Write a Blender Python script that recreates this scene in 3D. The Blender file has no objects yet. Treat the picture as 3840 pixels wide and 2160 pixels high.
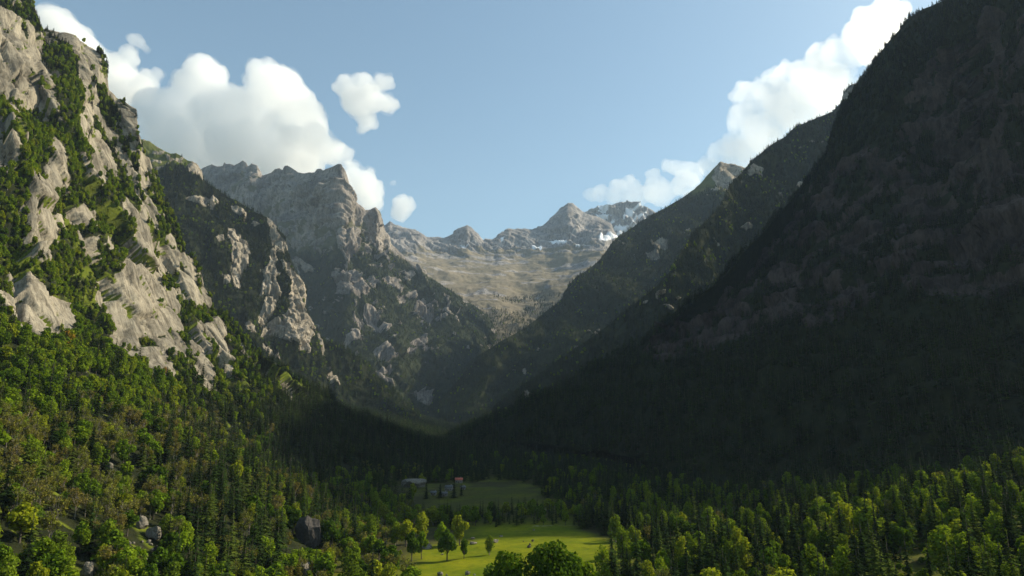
import bpy, bmesh, math, random
import numpy as np
from mathutils import Vector, Matrix
from mathutils.bvhtree import BVHTree

R = math.radians
random.seed(7)
rng = np.random.default_rng(11)
scene = bpy.context.scene

# ------------------------------------------------------------------ camera, light, exposure
CAM_H, PITCH, FPX, CX, CY = 60.0, R(12.8), 2560.0, 1920.0, 1080.0
SUN_AZ, SUN_EL = R(21.0), R(35.4)          # azimuth ahead of straight right (+X)
cam_d = bpy.data.cameras.new('camera')
cam = bpy.data.objects.new('camera', cam_d)
scene.collection.objects.link(cam)
cam.location = (0, 0, CAM_H)
cam.rotation_euler = (R(90) + PITCH, 0, 0)
cam_d.sensor_width = 36.0
cam_d.lens = 24.0
cam_d.clip_start, cam_d.clip_end = 1.0, 60000.0
scene.camera = cam

sun_dir = Vector((math.cos(SUN_EL) * math.cos(SUN_AZ), math.cos(SUN_EL) * math.sin(SUN_AZ), math.sin(SUN_EL)))
world = bpy.data.worlds.new('World')
scene.world = world
world.use_nodes = True
wn = world.node_tree
wn.nodes.clear()
sky = wn.nodes.new('ShaderNodeTexSky')
sky.sky_type = 'NISHITA'
sky.sun_disc = False
sky.sun_elevation = SUN_EL
sky.sun_rotation = math.atan2(sun_dir.x, sun_dir.y)
sky.altitude = 1100
sky.air_density, sky.dust_density, sky.ozone_density = 1.3, 2.4, 0.5
bg = wn.nodes.new('ShaderNodeBackground')
bg.inputs['Strength'].default_value = 0.10
wo = wn.nodes.new('ShaderNodeOutputWorld')
tint = wn.nodes.new('ShaderNodeMix'); tint.data_type = 'RGBA'; tint.blend_type = 'MULTIPLY'
tint.inputs[0].default_value = 1.0; tint.inputs[7].default_value = (0.92, 1.03, 0.96, 1)     # white balance of the photograph
wn.links.new(sky.outputs[0], tint.inputs[6]); wn.links.new(tint.outputs[2], bg.inputs[0])
wn.links.new(bg.outputs[0], wo.inputs[0])

sun_l = bpy.data.lights.new('sun', 'SUN')
sun_l.energy, sun_l.angle, sun_l.color = 5.0, R(0.53), (1.0, 0.885, 0.68)
sun_o = bpy.data.objects.new('sun', sun_l)
scene.collection.objects.link(sun_o)
sun_o.rotation_euler = (-sun_dir).to_track_quat('-Z', 'Y').to_euler()

scene.view_settings.view_transform = 'Standard'
scene.view_settings.look = 'None'
scene.view_settings.exposure = 0.70
scene.view_settings.gamma = 1.0
scene.view_settings.use_curve_mapping = False
cy = scene.cycles
cy.use_denoising = True
cy.max_bounces, cy.diffuse_bounces, cy.glossy_bounces = 24, 2, 1
cy.transmission_bounces, cy.volume_bounces, cy.transparent_max_bounces = 3, 24, 8
cy.sample_clamp_indirect = 4.0
cy.caustics_reflective = cy.caustics_refractive = False

# ------------------------------------------------------------------ helpers
COL = scene.collection
cp, sp_ = math.cos(PITCH), math.sin(PITCH)

def W(sx, sy, Y):
    """photo pixel (3840 wide) + distance along the valley -> world point"""
    dx, up = (sx - CX) / FPX, (CY - sy) / FPX
    dy, dz = cp - up * sp_, sp_ + up * cp
    k = Y / dy
    return np.array((dx * k, Y, CAM_H + dz * k))

def proj(P):
    d = P - np.array((0, 0, CAM_H))
    f = d[..., 1] * cp + d[..., 2] * sp_
    u = -d[..., 1] * sp_ + d[..., 2] * cp
    f = np.where(f > 1, f, 1)
    return CX + FPX * d[..., 0] / f, CY - FPX * u / f

def h32(*ints, seed=0):
    h = np.full(np.broadcast(*ints).shape, 0x9E3779B9 + seed * 7919, dtype=np.uint32)
    for k, i in zip((0x85EBCA6B, 0xC2B2AE35, 0x27D4EB2F), ints):
        h = (h ^ (i.astype(np.int64).astype(np.uint32) * np.uint32(k))).astype(np.uint32)
        h ^= h >> np.uint32(15); h *= np.uint32(0x2C1B3C6D); h ^= h >> np.uint32(12); h *= np.uint32(0x297A2D39); h ^= h >> np.uint32(15)
    return h

def h01(*ints, seed=0):
    return h32(*ints, seed=seed).astype(np.float64) / 4294967295.0

GR = np.array([(1,1,0),(-1,1,0),(1,-1,0),(-1,-1,0),(1,0,1),(-1,0,1),(1,0,-1),(-1,0,-1),(0,1,1),(0,-1,1),(0,1,-1),(0,-1,-1)], float)
def pn(p, seed=0):
    i = np.floor(p).astype(np.int64); f = p - i
    w = f * f * f * (f * (f * 6 - 15) + 10)
    out = 0
    for a in (0, 1):
        for b in (0, 1):
            for c in (0, 1):
                g = GR[h32(i[..., 0] + a, i[..., 1] + b, i[..., 2] + c, seed=seed) % 12]
                d = g[..., 0] * (f[..., 0] - a) + g[..., 1] * (f[..., 1] - b) + g[..., 2] * (f[..., 2] - c)
                ww = (w[..., 0] if a else 1 - w[..., 0]) * (w[..., 1] if b else 1 - w[..., 1]) * (w[..., 2] if c else 1 - w[..., 2])
                out = out + d * ww
    return out

def fbm(p, octv=4, seed=0, ridged=False):
    o, a, t = 0, 1.0, 0.0
    for k in range(octv):
        n = pn(p * (2.03 ** k) + k * 17.3, seed + k)
        if ridged: n = 0.5 - 2.0 * np.abs(n)
        o = o + a * n; t += a; a *= 0.5
    return o / t * (1.6 if not ridged else 1.0)

def facet(a, b, seed=0, tilt=1.0, ids=False):
    """blocky slabs: each Voronoi cell is a tilted plane with its own offset; returns height, edge distance"""
    ia, ib = np.floor(a).astype(np.int64), np.floor(b).astype(np.int64)
    f1 = np.full(a.shape, 9.0); f2 = np.full(a.shape, 9.0); hh = np.zeros(a.shape); rn = np.zeros(a.shape)
    for da in (-1, 0, 1):
        for db in (-1, 0, 1):
            ca, cb = ia + da, ib + db
            xa = ca + h01(ca, cb, seed=seed); xb = cb + h01(ca, cb, seed=seed + 1)
            d = np.hypot(a - xa, b - xb)
            off = h01(ca, cb, seed=seed + 2) - 0.5
            ta = (h01(ca, cb, seed=seed + 3) - 0.5) * tilt; tb = (h01(ca, cb, seed=seed + 4) - 0.5) * tilt * 1.6
            hv = off + ta * (a - xa) + tb * (b - xb)
            near = d < f1
            f2 = np.where(near, f1, np.minimum(f2, d))
            hh = np.where(near, hv, hh); f1 = np.where(near, d, f1)
            if ids: rn = np.where(near, h01(ca, cb, seed=seed + 5), rn)
    return (hh, f2 - f1, rn) if ids else (hh, f2 - f1)

def sstep(a, b, x):
    t = np.clip((x - a) / (b - a), 0, 1)
    return t * t * (3 - 2 * t)

def cr(P, t):
    P = np.asarray(P, float); M = len(P)
    t = np.clip(t, 0, M - 1); i = np.minimum(t.astype(int), M - 2); f = t - i
    ext = np.concatenate([[2 * P[0] - P[1]], P, [2 * P[-1] - P[-2]]])
    p0, p1, p2, p3 = ext[i], ext[i + 1], ext[i + 2], ext[i + 3]
    f = f.reshape(f.shape + (1,) * (P.ndim - 1))
    return 0.5 * (2 * p1 + (p2 - p0) * f + (2 * p0 - 5 * p1 + 4 * p2 - p3) * f ** 2 + (3 * p1 - p0 - 3 * p2 + p3) * f ** 3)

def poly_sd(x, y, poly):
    """signed distance, positive inside"""
    n = len(poly); d = np.full(x.shape, 1e9); ins = np.zeros(x.shape, bool)
    for k in range(n):
        ax, ay = poly[k]; bx, by = poly[(k + 1) % n]
        ex, ey = bx - ax, by - ay
        t = np.clip(((x - ax) * ex + (y - ay) * ey) / (ex * ex + ey * ey + 1e-9), 0, 1)
        d = np.minimum(d, np.hypot(x - ax - t * ex, y - ay - t * ey))
        c = ((ay > y) != (by > y)) & (x < (bx - ax) * (y - ay) / ((by - ay) if by != ay else 1e-9) + ax)
        ins ^= c
    return np.where(ins, d, -d)

def polys_mask(x, y, polys, soft):
    best = np.full(x.shape, -1e9)
    for pl in polys:
        xs = [q[0] for q in pl]; ys = [q[1] for q in pl]
        m = 80
        sel = (x > min(xs) - m) & (x < max(xs) + m) & (y > min(ys) - m) & (y < max(ys) + m)
        if sel.any():
            best[sel] = np.maximum(best[sel], poly_sd(x[sel], y[sel], pl))
    return best

def crop(x0, y0, s):
    return lambda pts: [(x0 + x / s, y0 + y / s) for x, y in pts]
cA, cB, cC = crop(500, 400, 2.07), crop(1300, 650, 2.07), crop(2400, 0, 1.449)
c1, c2, cF = crop(0, 0, 1.3417), crop(0, 1080, 1.3417), crop(700, 1100, 2.415)

def mesh_obj(name, verts, faces, mats=(), parent=None, smooth=False, attrs=None):
    me = bpy.data.meshes.new(name)
    verts = np.asarray(verts, np.float32); n = len(verts)
    me.vertices.add(n); me.vertices.foreach_set('co', verts.ravel())
    if isinstance(faces, np.ndarray):
        k = faces.shape[1]; m = len(faces)
        me.loops.add(m * k); me.loops.foreach_set('vertex_index', faces.ravel().astype(np.int32))
        me.polygons.add(m); me.polygons.foreach_set('loop_start', np.arange(0, m * k, k, dtype=np.int32))
    else:
        lens = [len(f) for f in faces]; m = len(faces)
        me.loops.add(sum(lens)); me.loops.foreach_set('vertex_index', np.array([i for f in faces for i in f], np.int32))
        me.polygons.add(m); me.polygons.foreach_set('loop_start', np.concatenate([[0], np.cumsum(lens)[:-1]]).astype(np.int32))
    if smooth: me.polygons.foreach_set('use_smooth', np.ones(m, bool))
    for k, v in (attrs or {}).items():
        a = me.attributes.new(k, 'FLOAT', 'POINT'); a.data.foreach_set('value', np.asarray(v, np.float32).ravel())
    me.update(calc_edges=True); me.validate()
    for mm in mats: me.materials.append(mm)
    o = bpy.data.objects.new(name, me)
    COL.objects.link(o)
    if parent is not None: o.parent = parent
    return o

def tag(o, label=None, cat=None, group=None, kind=None):
    if label: o['label'] = label
    if cat: o['category'] = cat
    if group: o['group'] = group
    if kind: o['kind'] = kind
    return o

# ------------------------------------------------------------------ materials
def new_mat(name):
    m = bpy.data.materials.new(name); m.use_nodes = True
    nt = m.node_tree; nt.nodes.clear()
    return m, nt, nt.nodes, nt.links

def noise_node(nt, vec, scale, detail=4, rough=0.55, dist=0.0):
    n = nt.nodes.new('ShaderNodeTexNoise')
    n.inputs['Scale'].default_value = scale; n.inputs['Detail'].default_value = detail
    n.inputs['Roughness'].default_value = rough; n.inputs['Distortion'].default_value = dist
    if vec is not None: nt.links.new(vec, n.inputs['Vector'])
    return n

def ramp(nt, fac, stops):
    r = nt.nodes.new('ShaderNodeValToRGB')
    while len(r.color_ramp.elements) < len(stops): r.color_ramp.elements.new(0.5)
    for e, (p, c) in zip(r.color_ramp.elements, stops):
        e.position = p; e.color = (*c, 1) if len(c) == 3 else c
    nt.links.new(fac, r.inputs[0])
    return r

def mixc(nt, fac, a, b, mode='MIX'):
    m = nt.nodes.new('ShaderNodeMix'); m.data_type = 'RGBA'; m.blend_type = mode
    for sock, v in ((m.inputs[0], fac), (m.inputs[6], a), (m.inputs[7], b)):
        if hasattr(v, 'is_output') or hasattr(v, 'links'): nt.links.new(v, sock)
        elif isinstance(v, (int, float)): sock.default_value = v
        else: sock.default_value = (*v, 1)
    return m.outputs[2]

def attr_node(nt, name):
    a = nt.nodes.new('ShaderNodeAttribute'); a.attribute_name = name
    return a.outputs['Fac']

def scaled_pos(nt, sx, sy, sz):
    g = nt.nodes.new('ShaderNodeNewGeometry')
    m = nt.nodes.new('ShaderNodeVectorMath'); m.operation = 'MULTIPLY'
    nt.links.new(g.outputs['Position'], m.inputs[0]); m.inputs[1].default_value = (sx, sy, sz)
    return m.outputs[0]

def dipped_pos(nt, e1, e3, k1, k3):
    g = nt.nodes.new('ShaderNodeNewGeometry'); c = nt.nodes.new('ShaderNodeCombineXYZ')
    for n_, (v, k) in enumerate(((e1, k1), (e3, k3), (np.cross(e1, e3), k3))):
        d = nt.nodes.new('ShaderNodeVectorMath'); d.operation = 'DOT_PRODUCT'
        nt.links.new(g.outputs['Position'], d.inputs[0]); d.inputs[1].default_value = tuple(float(q) * k for q in v)
        nt.links.new(d.outputs['Value'], c.inputs[n_])
    return c.outputs[0]

def terrain_mat(name, rockA, rockB, rockC, soilA, soilB, grassA, grassB, s, bump=0.6, dip=None):
    """s = size in metres of the mid-scale blotches"""
    m, nt, N, L = new_mat(name)
    p1 = scaled_pos(nt, 1 / s, 1 / s, 1 / s)
    pv = scaled_pos(nt, 1 / s, 1 / s, 0.14 / s)            # water streaks run down the rock
    if dip is not None: pv = dipped_pos(nt, dip[0], dip[1], 0.10 / s, 1 / s)
    n1 = noise_node(nt, p1, 0.35, 6, 0.6)
    n2 = noise_node(nt, pv, 2.6, 5, 0.62, 0.6)
    n3 = noise_node(nt, p1, 3.2, 6, 0.65)
    rock = ramp(nt, n1.outputs[0], [(0.32, rockB), (0.5, rockA), (0.68, rockC)]).outputs[0]
    stk = ramp(nt, n2.outputs[0], [(0.36, (0.42, 0.41, 0.40)), (0.52, (1, 1, 1)), (0.75, (1.12, 1.08, 1.02))]).outputs[0]
    rock = mixc(nt, 0.85, rock, stk, 'MULTIPLY')
    pf = scaled_pos(nt, 5.5 / s, 5.5 / s, 0.55 / s)
    if dip is not None: pf = dipped_pos(nt, dip[0], dip[1], 0.45 / s, 5.5 / s)
    n5 = noise_node(nt, pf, 2.2, 4, 0.6, 0.8)
    fst = ramp(nt, n5.outputs[0], [(0.34, (0.36, 0.35, 0.34)), (0.5, (1, 1, 1)), (0.7, (1.12, 1.1, 1.05))]).outputs[0]
    rock = mixc(nt, 0.75, rock, fst, 'MULTIPLY')
    spk = ramp(nt, n3.outputs[0], [(0.30, (0.62, 0.60, 0.58)), (0.55, (1, 1, 1))]).outputs[0]
    rock = mixc(nt, 0.7, rock, spk, 'MULTIPLY')
    soil = ramp(nt, n3.outputs[0], [(0.35, soilA), (0.65, soilB)]).outputs[0]
    grass = ramp(nt, n1.outputs[0], [(0.35, grassA), (0.65, grassB)]).outputs[0]
    gsp = ramp(nt, n3.outputs[0], [(0.3, (0.55, 0.58, 0.5)), (0.5, (0.95, 0.97, 0.9)), (0.7, (1.12, 1.08, 1.0))]).outputs[0]
    grass = mixc(nt, 0.8, grass, gsp, 'MULTIPLY')
    base = mixc(nt, attr_node(nt, 'grass'), soil, grass)
    rk = nt.nodes.new('ShaderNodeMath'); rk.operation = 'MULTIPLY_ADD'
    L.new(n3.outputs[0], rk.inputs[0]); rk.inputs[1].default_value = 0.7; rk.inputs[2].default_value = -0.35
    ad = nt.nodes.new('ShaderNodeMath'); ad.operation = 'ADD'
    L.new(attr_node(nt, 'rock'), ad.inputs[0]); L.new(rk.outputs[0], ad.inputs[1])
    rf = nt.nodes.new('ShaderNodeMapRange'); rf.inputs[1].default_value = 0.38; rf.inputs[2].default_value = 0.62
    L.new(ad.outputs[0], rf.inputs[0])
    base = mixc(nt, rf.outputs[0], base, rock)
    base = mixc(nt, attr_node(nt, 'snow'), base, (0.82, 0.84, 0.88))
    b = N.new('ShaderNodeBsdfPrincipled'); b.inputs['Roughness'].default_value = 0.92
    b.inputs['Specular IOR Level'].default_value = 0.04
    L.new(base, b.inputs['Base Color'])
    bp = N.new('ShaderNodeBump'); bp.inputs['Strength'].default_value = bump; bp.inputs['Distance'].default_value = s * 0.06
    n4 = noise_node(nt, pv, 6.0, 6, 0.7, 0.4)
    L.new(n4.outputs[0], bp.inputs['Height']); L.new(bp.outputs[0], b.inputs['Normal'])
    o = N.new('ShaderNodeOutputMaterial'); L.new(b.outputs[0], o.inputs[0])
    return m

def leaf_mat(name, stops, rough=0.6, trans=0.35, vary=0.5):
    m, nt, N, L = new_mat(name)
    oi = N.new('ShaderNodeObjectInfo')
    c = ramp(nt, oi.outputs['Random'], stops).outputs[0] if stops else oi.outputs['Color']
    g = N.new('ShaderNodeNewGeometry')
    rv = ramp(nt, g.outputs['Random Per Island'], [(0.0, (1 - vary, 1 - vary, 1 - vary)), (1.0, (1 + 0.45 * vary, 1 + 0.4 * vary, 1 + 0.2 * vary))]).outputs[0]
    c = mixc(nt, 1.0, c, rv, 'MULTIPLY')
    d = N.new('ShaderNodeBsdfDiffuse'); L.new(c, d.inputs[0])
    t = N.new('ShaderNodeBsdfTranslucent')
    L.new(mixc(nt, 1.0, c, (1.25, 1.2, 0.5), 'MULTIPLY'), t.inputs[0])
    mx = N.new('ShaderNodeMixShader'); mx.inputs[0].default_value = trans
    L.new(d.outputs[0], mx.inputs[1]); L.new(t.outputs[0], mx.inputs[2])
    o = N.new('ShaderNodeOutputMaterial'); L.new(mx.outputs[0], o.inputs[0])
    return m

def plain_mat(name, c1_, c2_, scale=3.0, rough=0.85, bump=0.3):
    m, nt, N, L = new_mat(name)
    tc = N.new('ShaderNodeTexCoord')
    n = noise_node(nt, tc.outputs['Object'], scale, 6, 0.65)
    c = ramp(nt, n.outputs[0], [(0.35, c1_), (0.65, c2_)]).outputs[0]
    b = N.new('ShaderNodeBsdfPrincipled'); b.inputs['Roughness'].default_value = rough
    b.inputs['Specular IOR Level'].default_value = 0.2
    L.new(c, b.inputs['Base Color'])
    bp = N.new('ShaderNodeBump'); bp.inputs['Strength'].default_value = bump; bp.inputs['Distance'].default_value = 0.3
    L.new(n.outputs[0], bp.inputs['Height']); L.new(bp.outputs[0], b.inputs['Normal'])
    o = N.new('ShaderNodeOutputMaterial'); L.new(b.outputs[0], o.inputs[0])
    return m

E1 = W(800,1280,885) - W(376,201,1095); E1 /= np.linalg.norm(E1)      # dip of the slabs
E3 = np.cross(E1, np.array((0.75, -0.45, 0.45))); E3 /= np.linalg.norm(E3)
GREENSOIL = ((0.012, 0.016, 0.007), (0.025, 0.028, 0.011))
M_NEAR = terrain_mat('granite_near', (0.270, 0.243, 0.190), (0.165, 0.15, 0.12), (0.345, 0.31, 0.24), *GREENSOIL, (0.09, 0.12, 0.012), (0.14, 0.165, 0.018), 22, 0.7, (E1, E3))
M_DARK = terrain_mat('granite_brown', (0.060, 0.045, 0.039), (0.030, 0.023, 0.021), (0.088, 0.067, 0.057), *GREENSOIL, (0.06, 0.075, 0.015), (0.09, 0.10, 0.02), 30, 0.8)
M_MID = terrain_mat('granite_mid', (0.33, 0.29, 0.23), (0.21, 0.19, 0.155), (0.41, 0.36, 0.29), *GREENSOIL, (0.07, 0.085, 0.02), (0.11, 0.115, 0.03), 50, 0.8)
M_FAR = terrain_mat('granite_far', (0.265, 0.25, 0.24), (0.175, 0.168, 0.165), (0.36, 0.335, 0.315), (0.028, 0.038, 0.014), (0.05, 0.055, 0.02), (0.155, 0.132, 0.092), (0.220, 0.182, 0.136), 110, 0.8)
M_PEAK = terrain_mat('granite_peak', (0.24, 0.215, 0.19), (0.155, 0.14, 0.13), (0.32, 0.285, 0.245), (0.018, 0.025, 0.012), (0.034, 0.038, 0.016), (0.085, 0.085, 0.05), (0.13, 0.118, 0.075), 90, 0.8)
M_GROUND = terrain_mat('valley_turf', (0.30, 0.27, 0.22), (0.2, 0.18, 0.15), (0.38, 0.34, 0.28), (0.030, 0.034, 0.012), (0.055, 0.050, 0.018), (0.085, 0.118, 0.003), (0.175, 0.182, 0.006), 14, 0.35)

# ------------------------------------------------------------------ mountains: lofted, displaced sheets
LAYERS = {}
def pts3(col):
    return [np.array(p[1:], float) if p[0] == 'w' else W(*p) for p in col]

def layer(name, cols, skyline, nu, nv, disp, mat, masks, back=0.5, top_keep=0.3, delta_reach=0.55):
    """cols: list of columns, each listed crest -> foot, entries (px,py,Y) or ('w',x,y,z)"""
    C = np.array([pts3(c) for c in cols])[:, ::-1]                 # M, K (foot -> crest), 3
    Mc, K = C.shape[:2]
    sx, sy = proj(C[:, -1])
    seg = np.hypot(np.diff(sx), np.diff(sy)) + 0.3 * np.hypot(*[np.diff(q) for q in proj(C[:, 0])])
    cum = np.concatenate([[0], np.cumsum(seg)])
    u = np.interp(np.linspace(0, cum[-1], nu), cum, np.arange(Mc))
    X, Yy = proj(C[Mc // 2]); segv = np.hypot(np.diff(X), np.diff(Yy))
    X, Yy = proj(C[Mc // 4]); segv = segv + np.hypot(np.diff(X), np.diff(Yy))
    cumv = np.concatenate([[0], np.cumsum(segv)])
    nb = max(8, nv // 12)
    v = np.interp(np.linspace(0, cumv[-1], nv), cumv, np.arange(K))
    G = cr(C, u)                                                   # nu, K, 3
    S = np.stack([cr(G[i], v) for i in range(nu)], 1)              # nv, nu, 3
    tv = (v / (K - 1))[:, None] * np.ones((1, nu))
    if skyline is not None:                                        # traced skyline detail
        F = np.array(skyline, float)
        al = np.concatenate([[0], np.cumsum(np.hypot(np.diff(F[:, 0]), np.diff(F[:, 1])))])
        fine_al = np.linspace(0, al[-1], 3000)
        fx, fy = np.interp(fine_al, al, F[:, 0]), np.interp(fine_al, al, F[:, 1])
        ual = [fine_al[np.argmin(np.hypot(fx - a, fy - b))] for a, b in zip(sx, sy)]
        ual = np.maximum.accumulate(np.array(ual) + np.arange(Mc) * 1e-3)
        gx, gy = proj(G[:, -1])
        w_in = (np.hypot(np.interp(np.interp(u, np.arange(Mc), ual), fine_al, fx) - gx, np.interp(np.interp(u, np.arange(Mc), ual), fine_al, fy) - gy) < 120)
        au = np.interp(u, np.arange(Mc), ual)
        tx, ty = np.interp(au, fine_al, fx), np.interp(au, fine_al, fy)
        dl = np.array([W(a, b, y) for a, b, y in zip(tx, ty, G[:, -1, 1])]) - G[:, -1]
        dl *= w_in[:, None]
        S = S + dl[None] * sstep(1 - delta_reach, 1.0, tv)[..., None]
    def normals(S):
        du = np.gradient(S, axis=1); dv = np.gradient(S, axis=0)
        n = np.cross(du, dv); n /= np.linalg.norm(n, axis=2, keepdims=True) + 1e-9
        mid = S[nv // 2, nu // 2]; nm = n[nv // 2, nu // 2]
        if np.dot(nm, np.array((0, 0, CAM_H)) - mid) < 0: n = -n
        return n
    Nn = normals(S)
    px, py = proj(S)
    at = masks(S, px, py, tv)
    d = disp(S, tv, at, px, py)
    fade = top_keep + (1 - top_keep) * sstep(0.0, 0.14, 1 - tv)
    S2 = S + Nn * (d * fade)[..., None]
    # the far side of the crest
    away = S2[-1].copy(); away[:, 2] = 0
    away /= np.linalg.norm(away, axis=1, keepdims=True)
    hgt = max(60.0, float(np.ptp(S2[..., 2])) * back)
    rows = []
    for k in range(1, nb + 1):
        q = (k / nb) ** 1.6 * hgt
        rows.append(S2[-1] + away * q * 0.8 + np.array((0, 0, -1.0)) * q)
    B = np.array(rows)
    B[..., 2] += fbm(B / 90, 3, 5) * 10 * np.linspace(0.2, 1, nb)[:, None] - 2
    V = np.concatenate([S2, B]); nr = len(V)
    full = {k: np.concatenate([at[k], np.repeat(at[k][-1:], nb, 0)]) for k in ('rock', 'grass', 'snow')}
    ii = np.arange(nr * nu).reshape(nr, nu)
    fc = np.stack([ii[:-1, :-1], ii[:-1, 1:], ii[1:, 1:], ii[1:, :-1]], -1).reshape(-1, 4)
    e1, e2 = V[nv // 2, nu // 2 + 1] - V[nv // 2, nu // 2], V[nv // 2 + 1, nu // 2] - V[nv // 2, nu // 2]
    if np.dot(np.cross(e1, e2), np.array((0, 0, CAM_H)) - V[nv // 2, nu // 2]) < 0: fc = fc[:, ::-1]
    o = mesh_obj(name, V.reshape(-1, 3), np.ascontiguousarray(fc), [mat], smooth=False,
                 attrs={k: full[k] for k in ('rock', 'grass', 'snow')})
    tag(o, kind='structure')
    LAYERS[name] = dict(obj=o, S=S2, at=at, tv=tv)
    return o

def std_mask(polys, jit, jsc, soft=8, extra=None, grass=0.0, snow=()):
    def f(S, px, py, tv):
        n = fbm(S / jsc, 4, 21)
        sd = polys_mask(px, py, polys, soft) + n * jit
        rock = sstep(-soft, soft, sd)
        g = np.full(px.shape, grass); sn = np.zeros(px.shape)
        if snow:
            sn = sstep(-2.5, 2.5, polys_mask(px, py, snow, 3) + fbm(S / (jsc * 1.5), 3, 9) * 7)
        at = dict(rock=rock, grass=g, snow=sn, forest=1 - rock)
        if extra: extra(at, S, px, py, tv)
        return at
    return f

# --- left granite wall -----------------------------------------------------------------
L1_ROCK = [c1(p) for p in (
    [(0,30),(45,50),(100,110),(130,180),(170,240),(215,330),(235,390),(275,400),(250,450),(235,500),(255,570),(215,545),(160,505),(110,480),(60,470),(40,440),(-300,420),(-300,0)],
    [(50,-40),(130,-40),(120,40),(60,25)],
    [(195,90),(215,140),(235,230),(225,300),(200,270),(180,200)],
    [(250,150),(390,190),(440,230),(500,270),(520,330),(545,410),(530,420),(490,370),(450,290),(380,270),(310,200)],
    [(400,330),(440,330),(460,390),(500,440),(525,500),(520,550),(570,640),(600,690),(560,690),(510,640),(460,570),(440,500),(470,470),(420,440),(380,400)],
    [(590,560),(650,530),(700,550),(700,600),(690,690),(640,670),(600,640)],
    [(400,660),(440,640),(500,690),(540,750),(560,790),(520,840),(450,730)],
    [(580,730),(620,720),(660,790),(700,860),(715,940),(760,1010),(800,1100),(790,1160),(750,1130),(700,1060),(720,1000),(680,930),(640,850),(600,780)],
    [(640,700),(690,690),(735,760),(765,800),(775,870),(785,940),(740,930),(710,860),(690,800),(650,740)],
    [(220,850),(250,810),(290,850),(330,940),(280,975),(230,920)],
    [(-200,720),(40,710),(60,800),(30,870),(-200,850)],
    [(100,930),(150,920),(150,960),(240,990),(245,1060),(180,1100),(120,1080),(130,1000)],
    [(150,1100),(310,1090),(310,1160),(270,1230),(200,1230),(150,1180)],
    [(110,1250),(240,1235),(200,1310),(130,1290)],
    [(590,1000),(650,1060),(720,1150),(790,1220),(780,1260),(830,1330),(840,1460),(560,1460),(560,1390),(600,1300),(480,1290),(470,1240),(550,1210),(640,1240),(650,1170),(590,1090)],
    [(260,740),(300,760),(290,800),(265,790)],
    [(820,1200),(890,1190),(930,1270),(960,1340),(990,1430),(1000,1460),(930,1460),(900,1360),(850,1290)],
    [(390,1080),(480,1060),(490,1100),(400,1110)],
    [(440,790),(520,860),(500,870),(450,820)])] + [c2(p) for p in (
    [(-200,-20),(0,-20),(60,10),(110,60),(180,130),(270,200),(295,280),(250,270),(150,260),(110,200),(30,140),(-200,60)],
    [(560,-10),(830,-10),(850,60),(930,130),(940,200),(900,260),(930,370),(920,400),(860,350),(820,250),(760,250),(700,240),(640,190),(600,130),(590,70)],
    [(500,240),(530,230),(545,290),(630,340),(630,400),(560,415),(510,390),(490,350)],
    [(540,210),(600,190),(650,230),(670,280),(640,330),(590,320),(570,260)],
    [(700,340),(760,340),(800,390),(840,450),(810,510),(740,480),(670,440),(690,400)],
    [(780,290),(840,270),(900,330),(930,410),(870,390),(830,350)],
    [(950,220),(980,200),(1010,280),(1045,350),(1040,430),(1050,500),(1020,490),(970,400),(960,340),(940,290)],
    [(1010,170),(1060,200),(1110,260),(1160,350),(1145,445),(1080,420),(1060,340),(1030,260)],
    [(920,-10),(1000,-10),(1030,80),(990,60)],
    [(1190,290),(1230,380),(1205,350)],
    [(840,-10),(890,30),(940,110),(930,130),(870,90)])]
SKY_L1 = [(-500,-500),(0,-140)] + c1([(165,0),(180,60),(200,100),(215,140),(250,150),(320,165),(380,185),(400,205),(440,225),(480,255),(505,270),(515,310),(535,360),(545,410),(550,450),(590,490),(640,515),(660,530),(690,545),(700,580),(690,650),(700,690),(730,760),(755,800),(770,880),(785,930),(800,960),(840,1030),(880,1100),(895,1160),(910,1200),(930,1260),(955,1330),(985,1400)]) + \
    c2([(985,0),(1030,80),(1080,110),(1130,140),(1160,180),(1200,220),(1230,260),(1288,340)]) + cF([(720,600),(830,650),(900,720),(960,790),(1100,890),(1210,955),(1320,1015),(1400,1045),(1500,1115),(1620,1195),(1750,1255),(1900,1295),(2080,1312)]) + [(1800,1665)]
L1_COLS = [
    [(-500,-500,1080), (-600,400,520), (-700,1100,330), ('w',-110,50,-7)],
    [(0,-140,1100), (-150,600,640), (-100,1270,455), ('w',-95,250,-7)],
    [(186,112,1105), (150,700,715), (180,1340,535), ('w',-85,350,-7)],
    [(376,201,1095), (330,850,765), (365,1385,600), ('w',-85,430,-7)],
    [(410,335,1075), (450,980,800), (600,1465,672), ('w',-100,520,-5)],
    [(520,433,1050), (580,1080,835), (740,1460,742), ('w',-125,600,-2)],
    [(574,656,1035), (690,1180,862), (850,1440,800), ('w',-145,680,2)],
    [(678,894,1010), (800,1280,885), (950,1440,840), ('w',-150,760,6)],
    [(842,1184,970), (920,1360,910), (1050,1480,885), ('w',-140,840,11)],
    [(1073,1398,990), (1100,1450,960), (1170,1540,928), ('w',-100,930,17)],
    [(1321,1562,1140), (1330,1590,1100), (1360,1630,1050), ('w',-20,1040,23)],
    [(1561,1643,1380), (1570,1660,1340), (1580,1685,1250), ('w',100,1180,35)],
    [(1800,1665,1600), (1800,1680,1540), (1800,1700,1430), ('w',230,1350,48)]]
def slabs(S):
    a, b_ = S @ E1, S @ E3
    wob = fbm(S / 60, 3, 31) * 6
    f1 = facet((a + wob) / 120, (b_ + wob) / 46, 40, 0.6, True)
    f2 = facet((a + wob * .3) / 85, (b_ - wob * .3) / 21, 50, 0.7, True)
    f3 = facet(a / 30, (b_ + wob * .2) / 6.5, 55, 0.9, True)
    return f1, f2, f3
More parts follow.
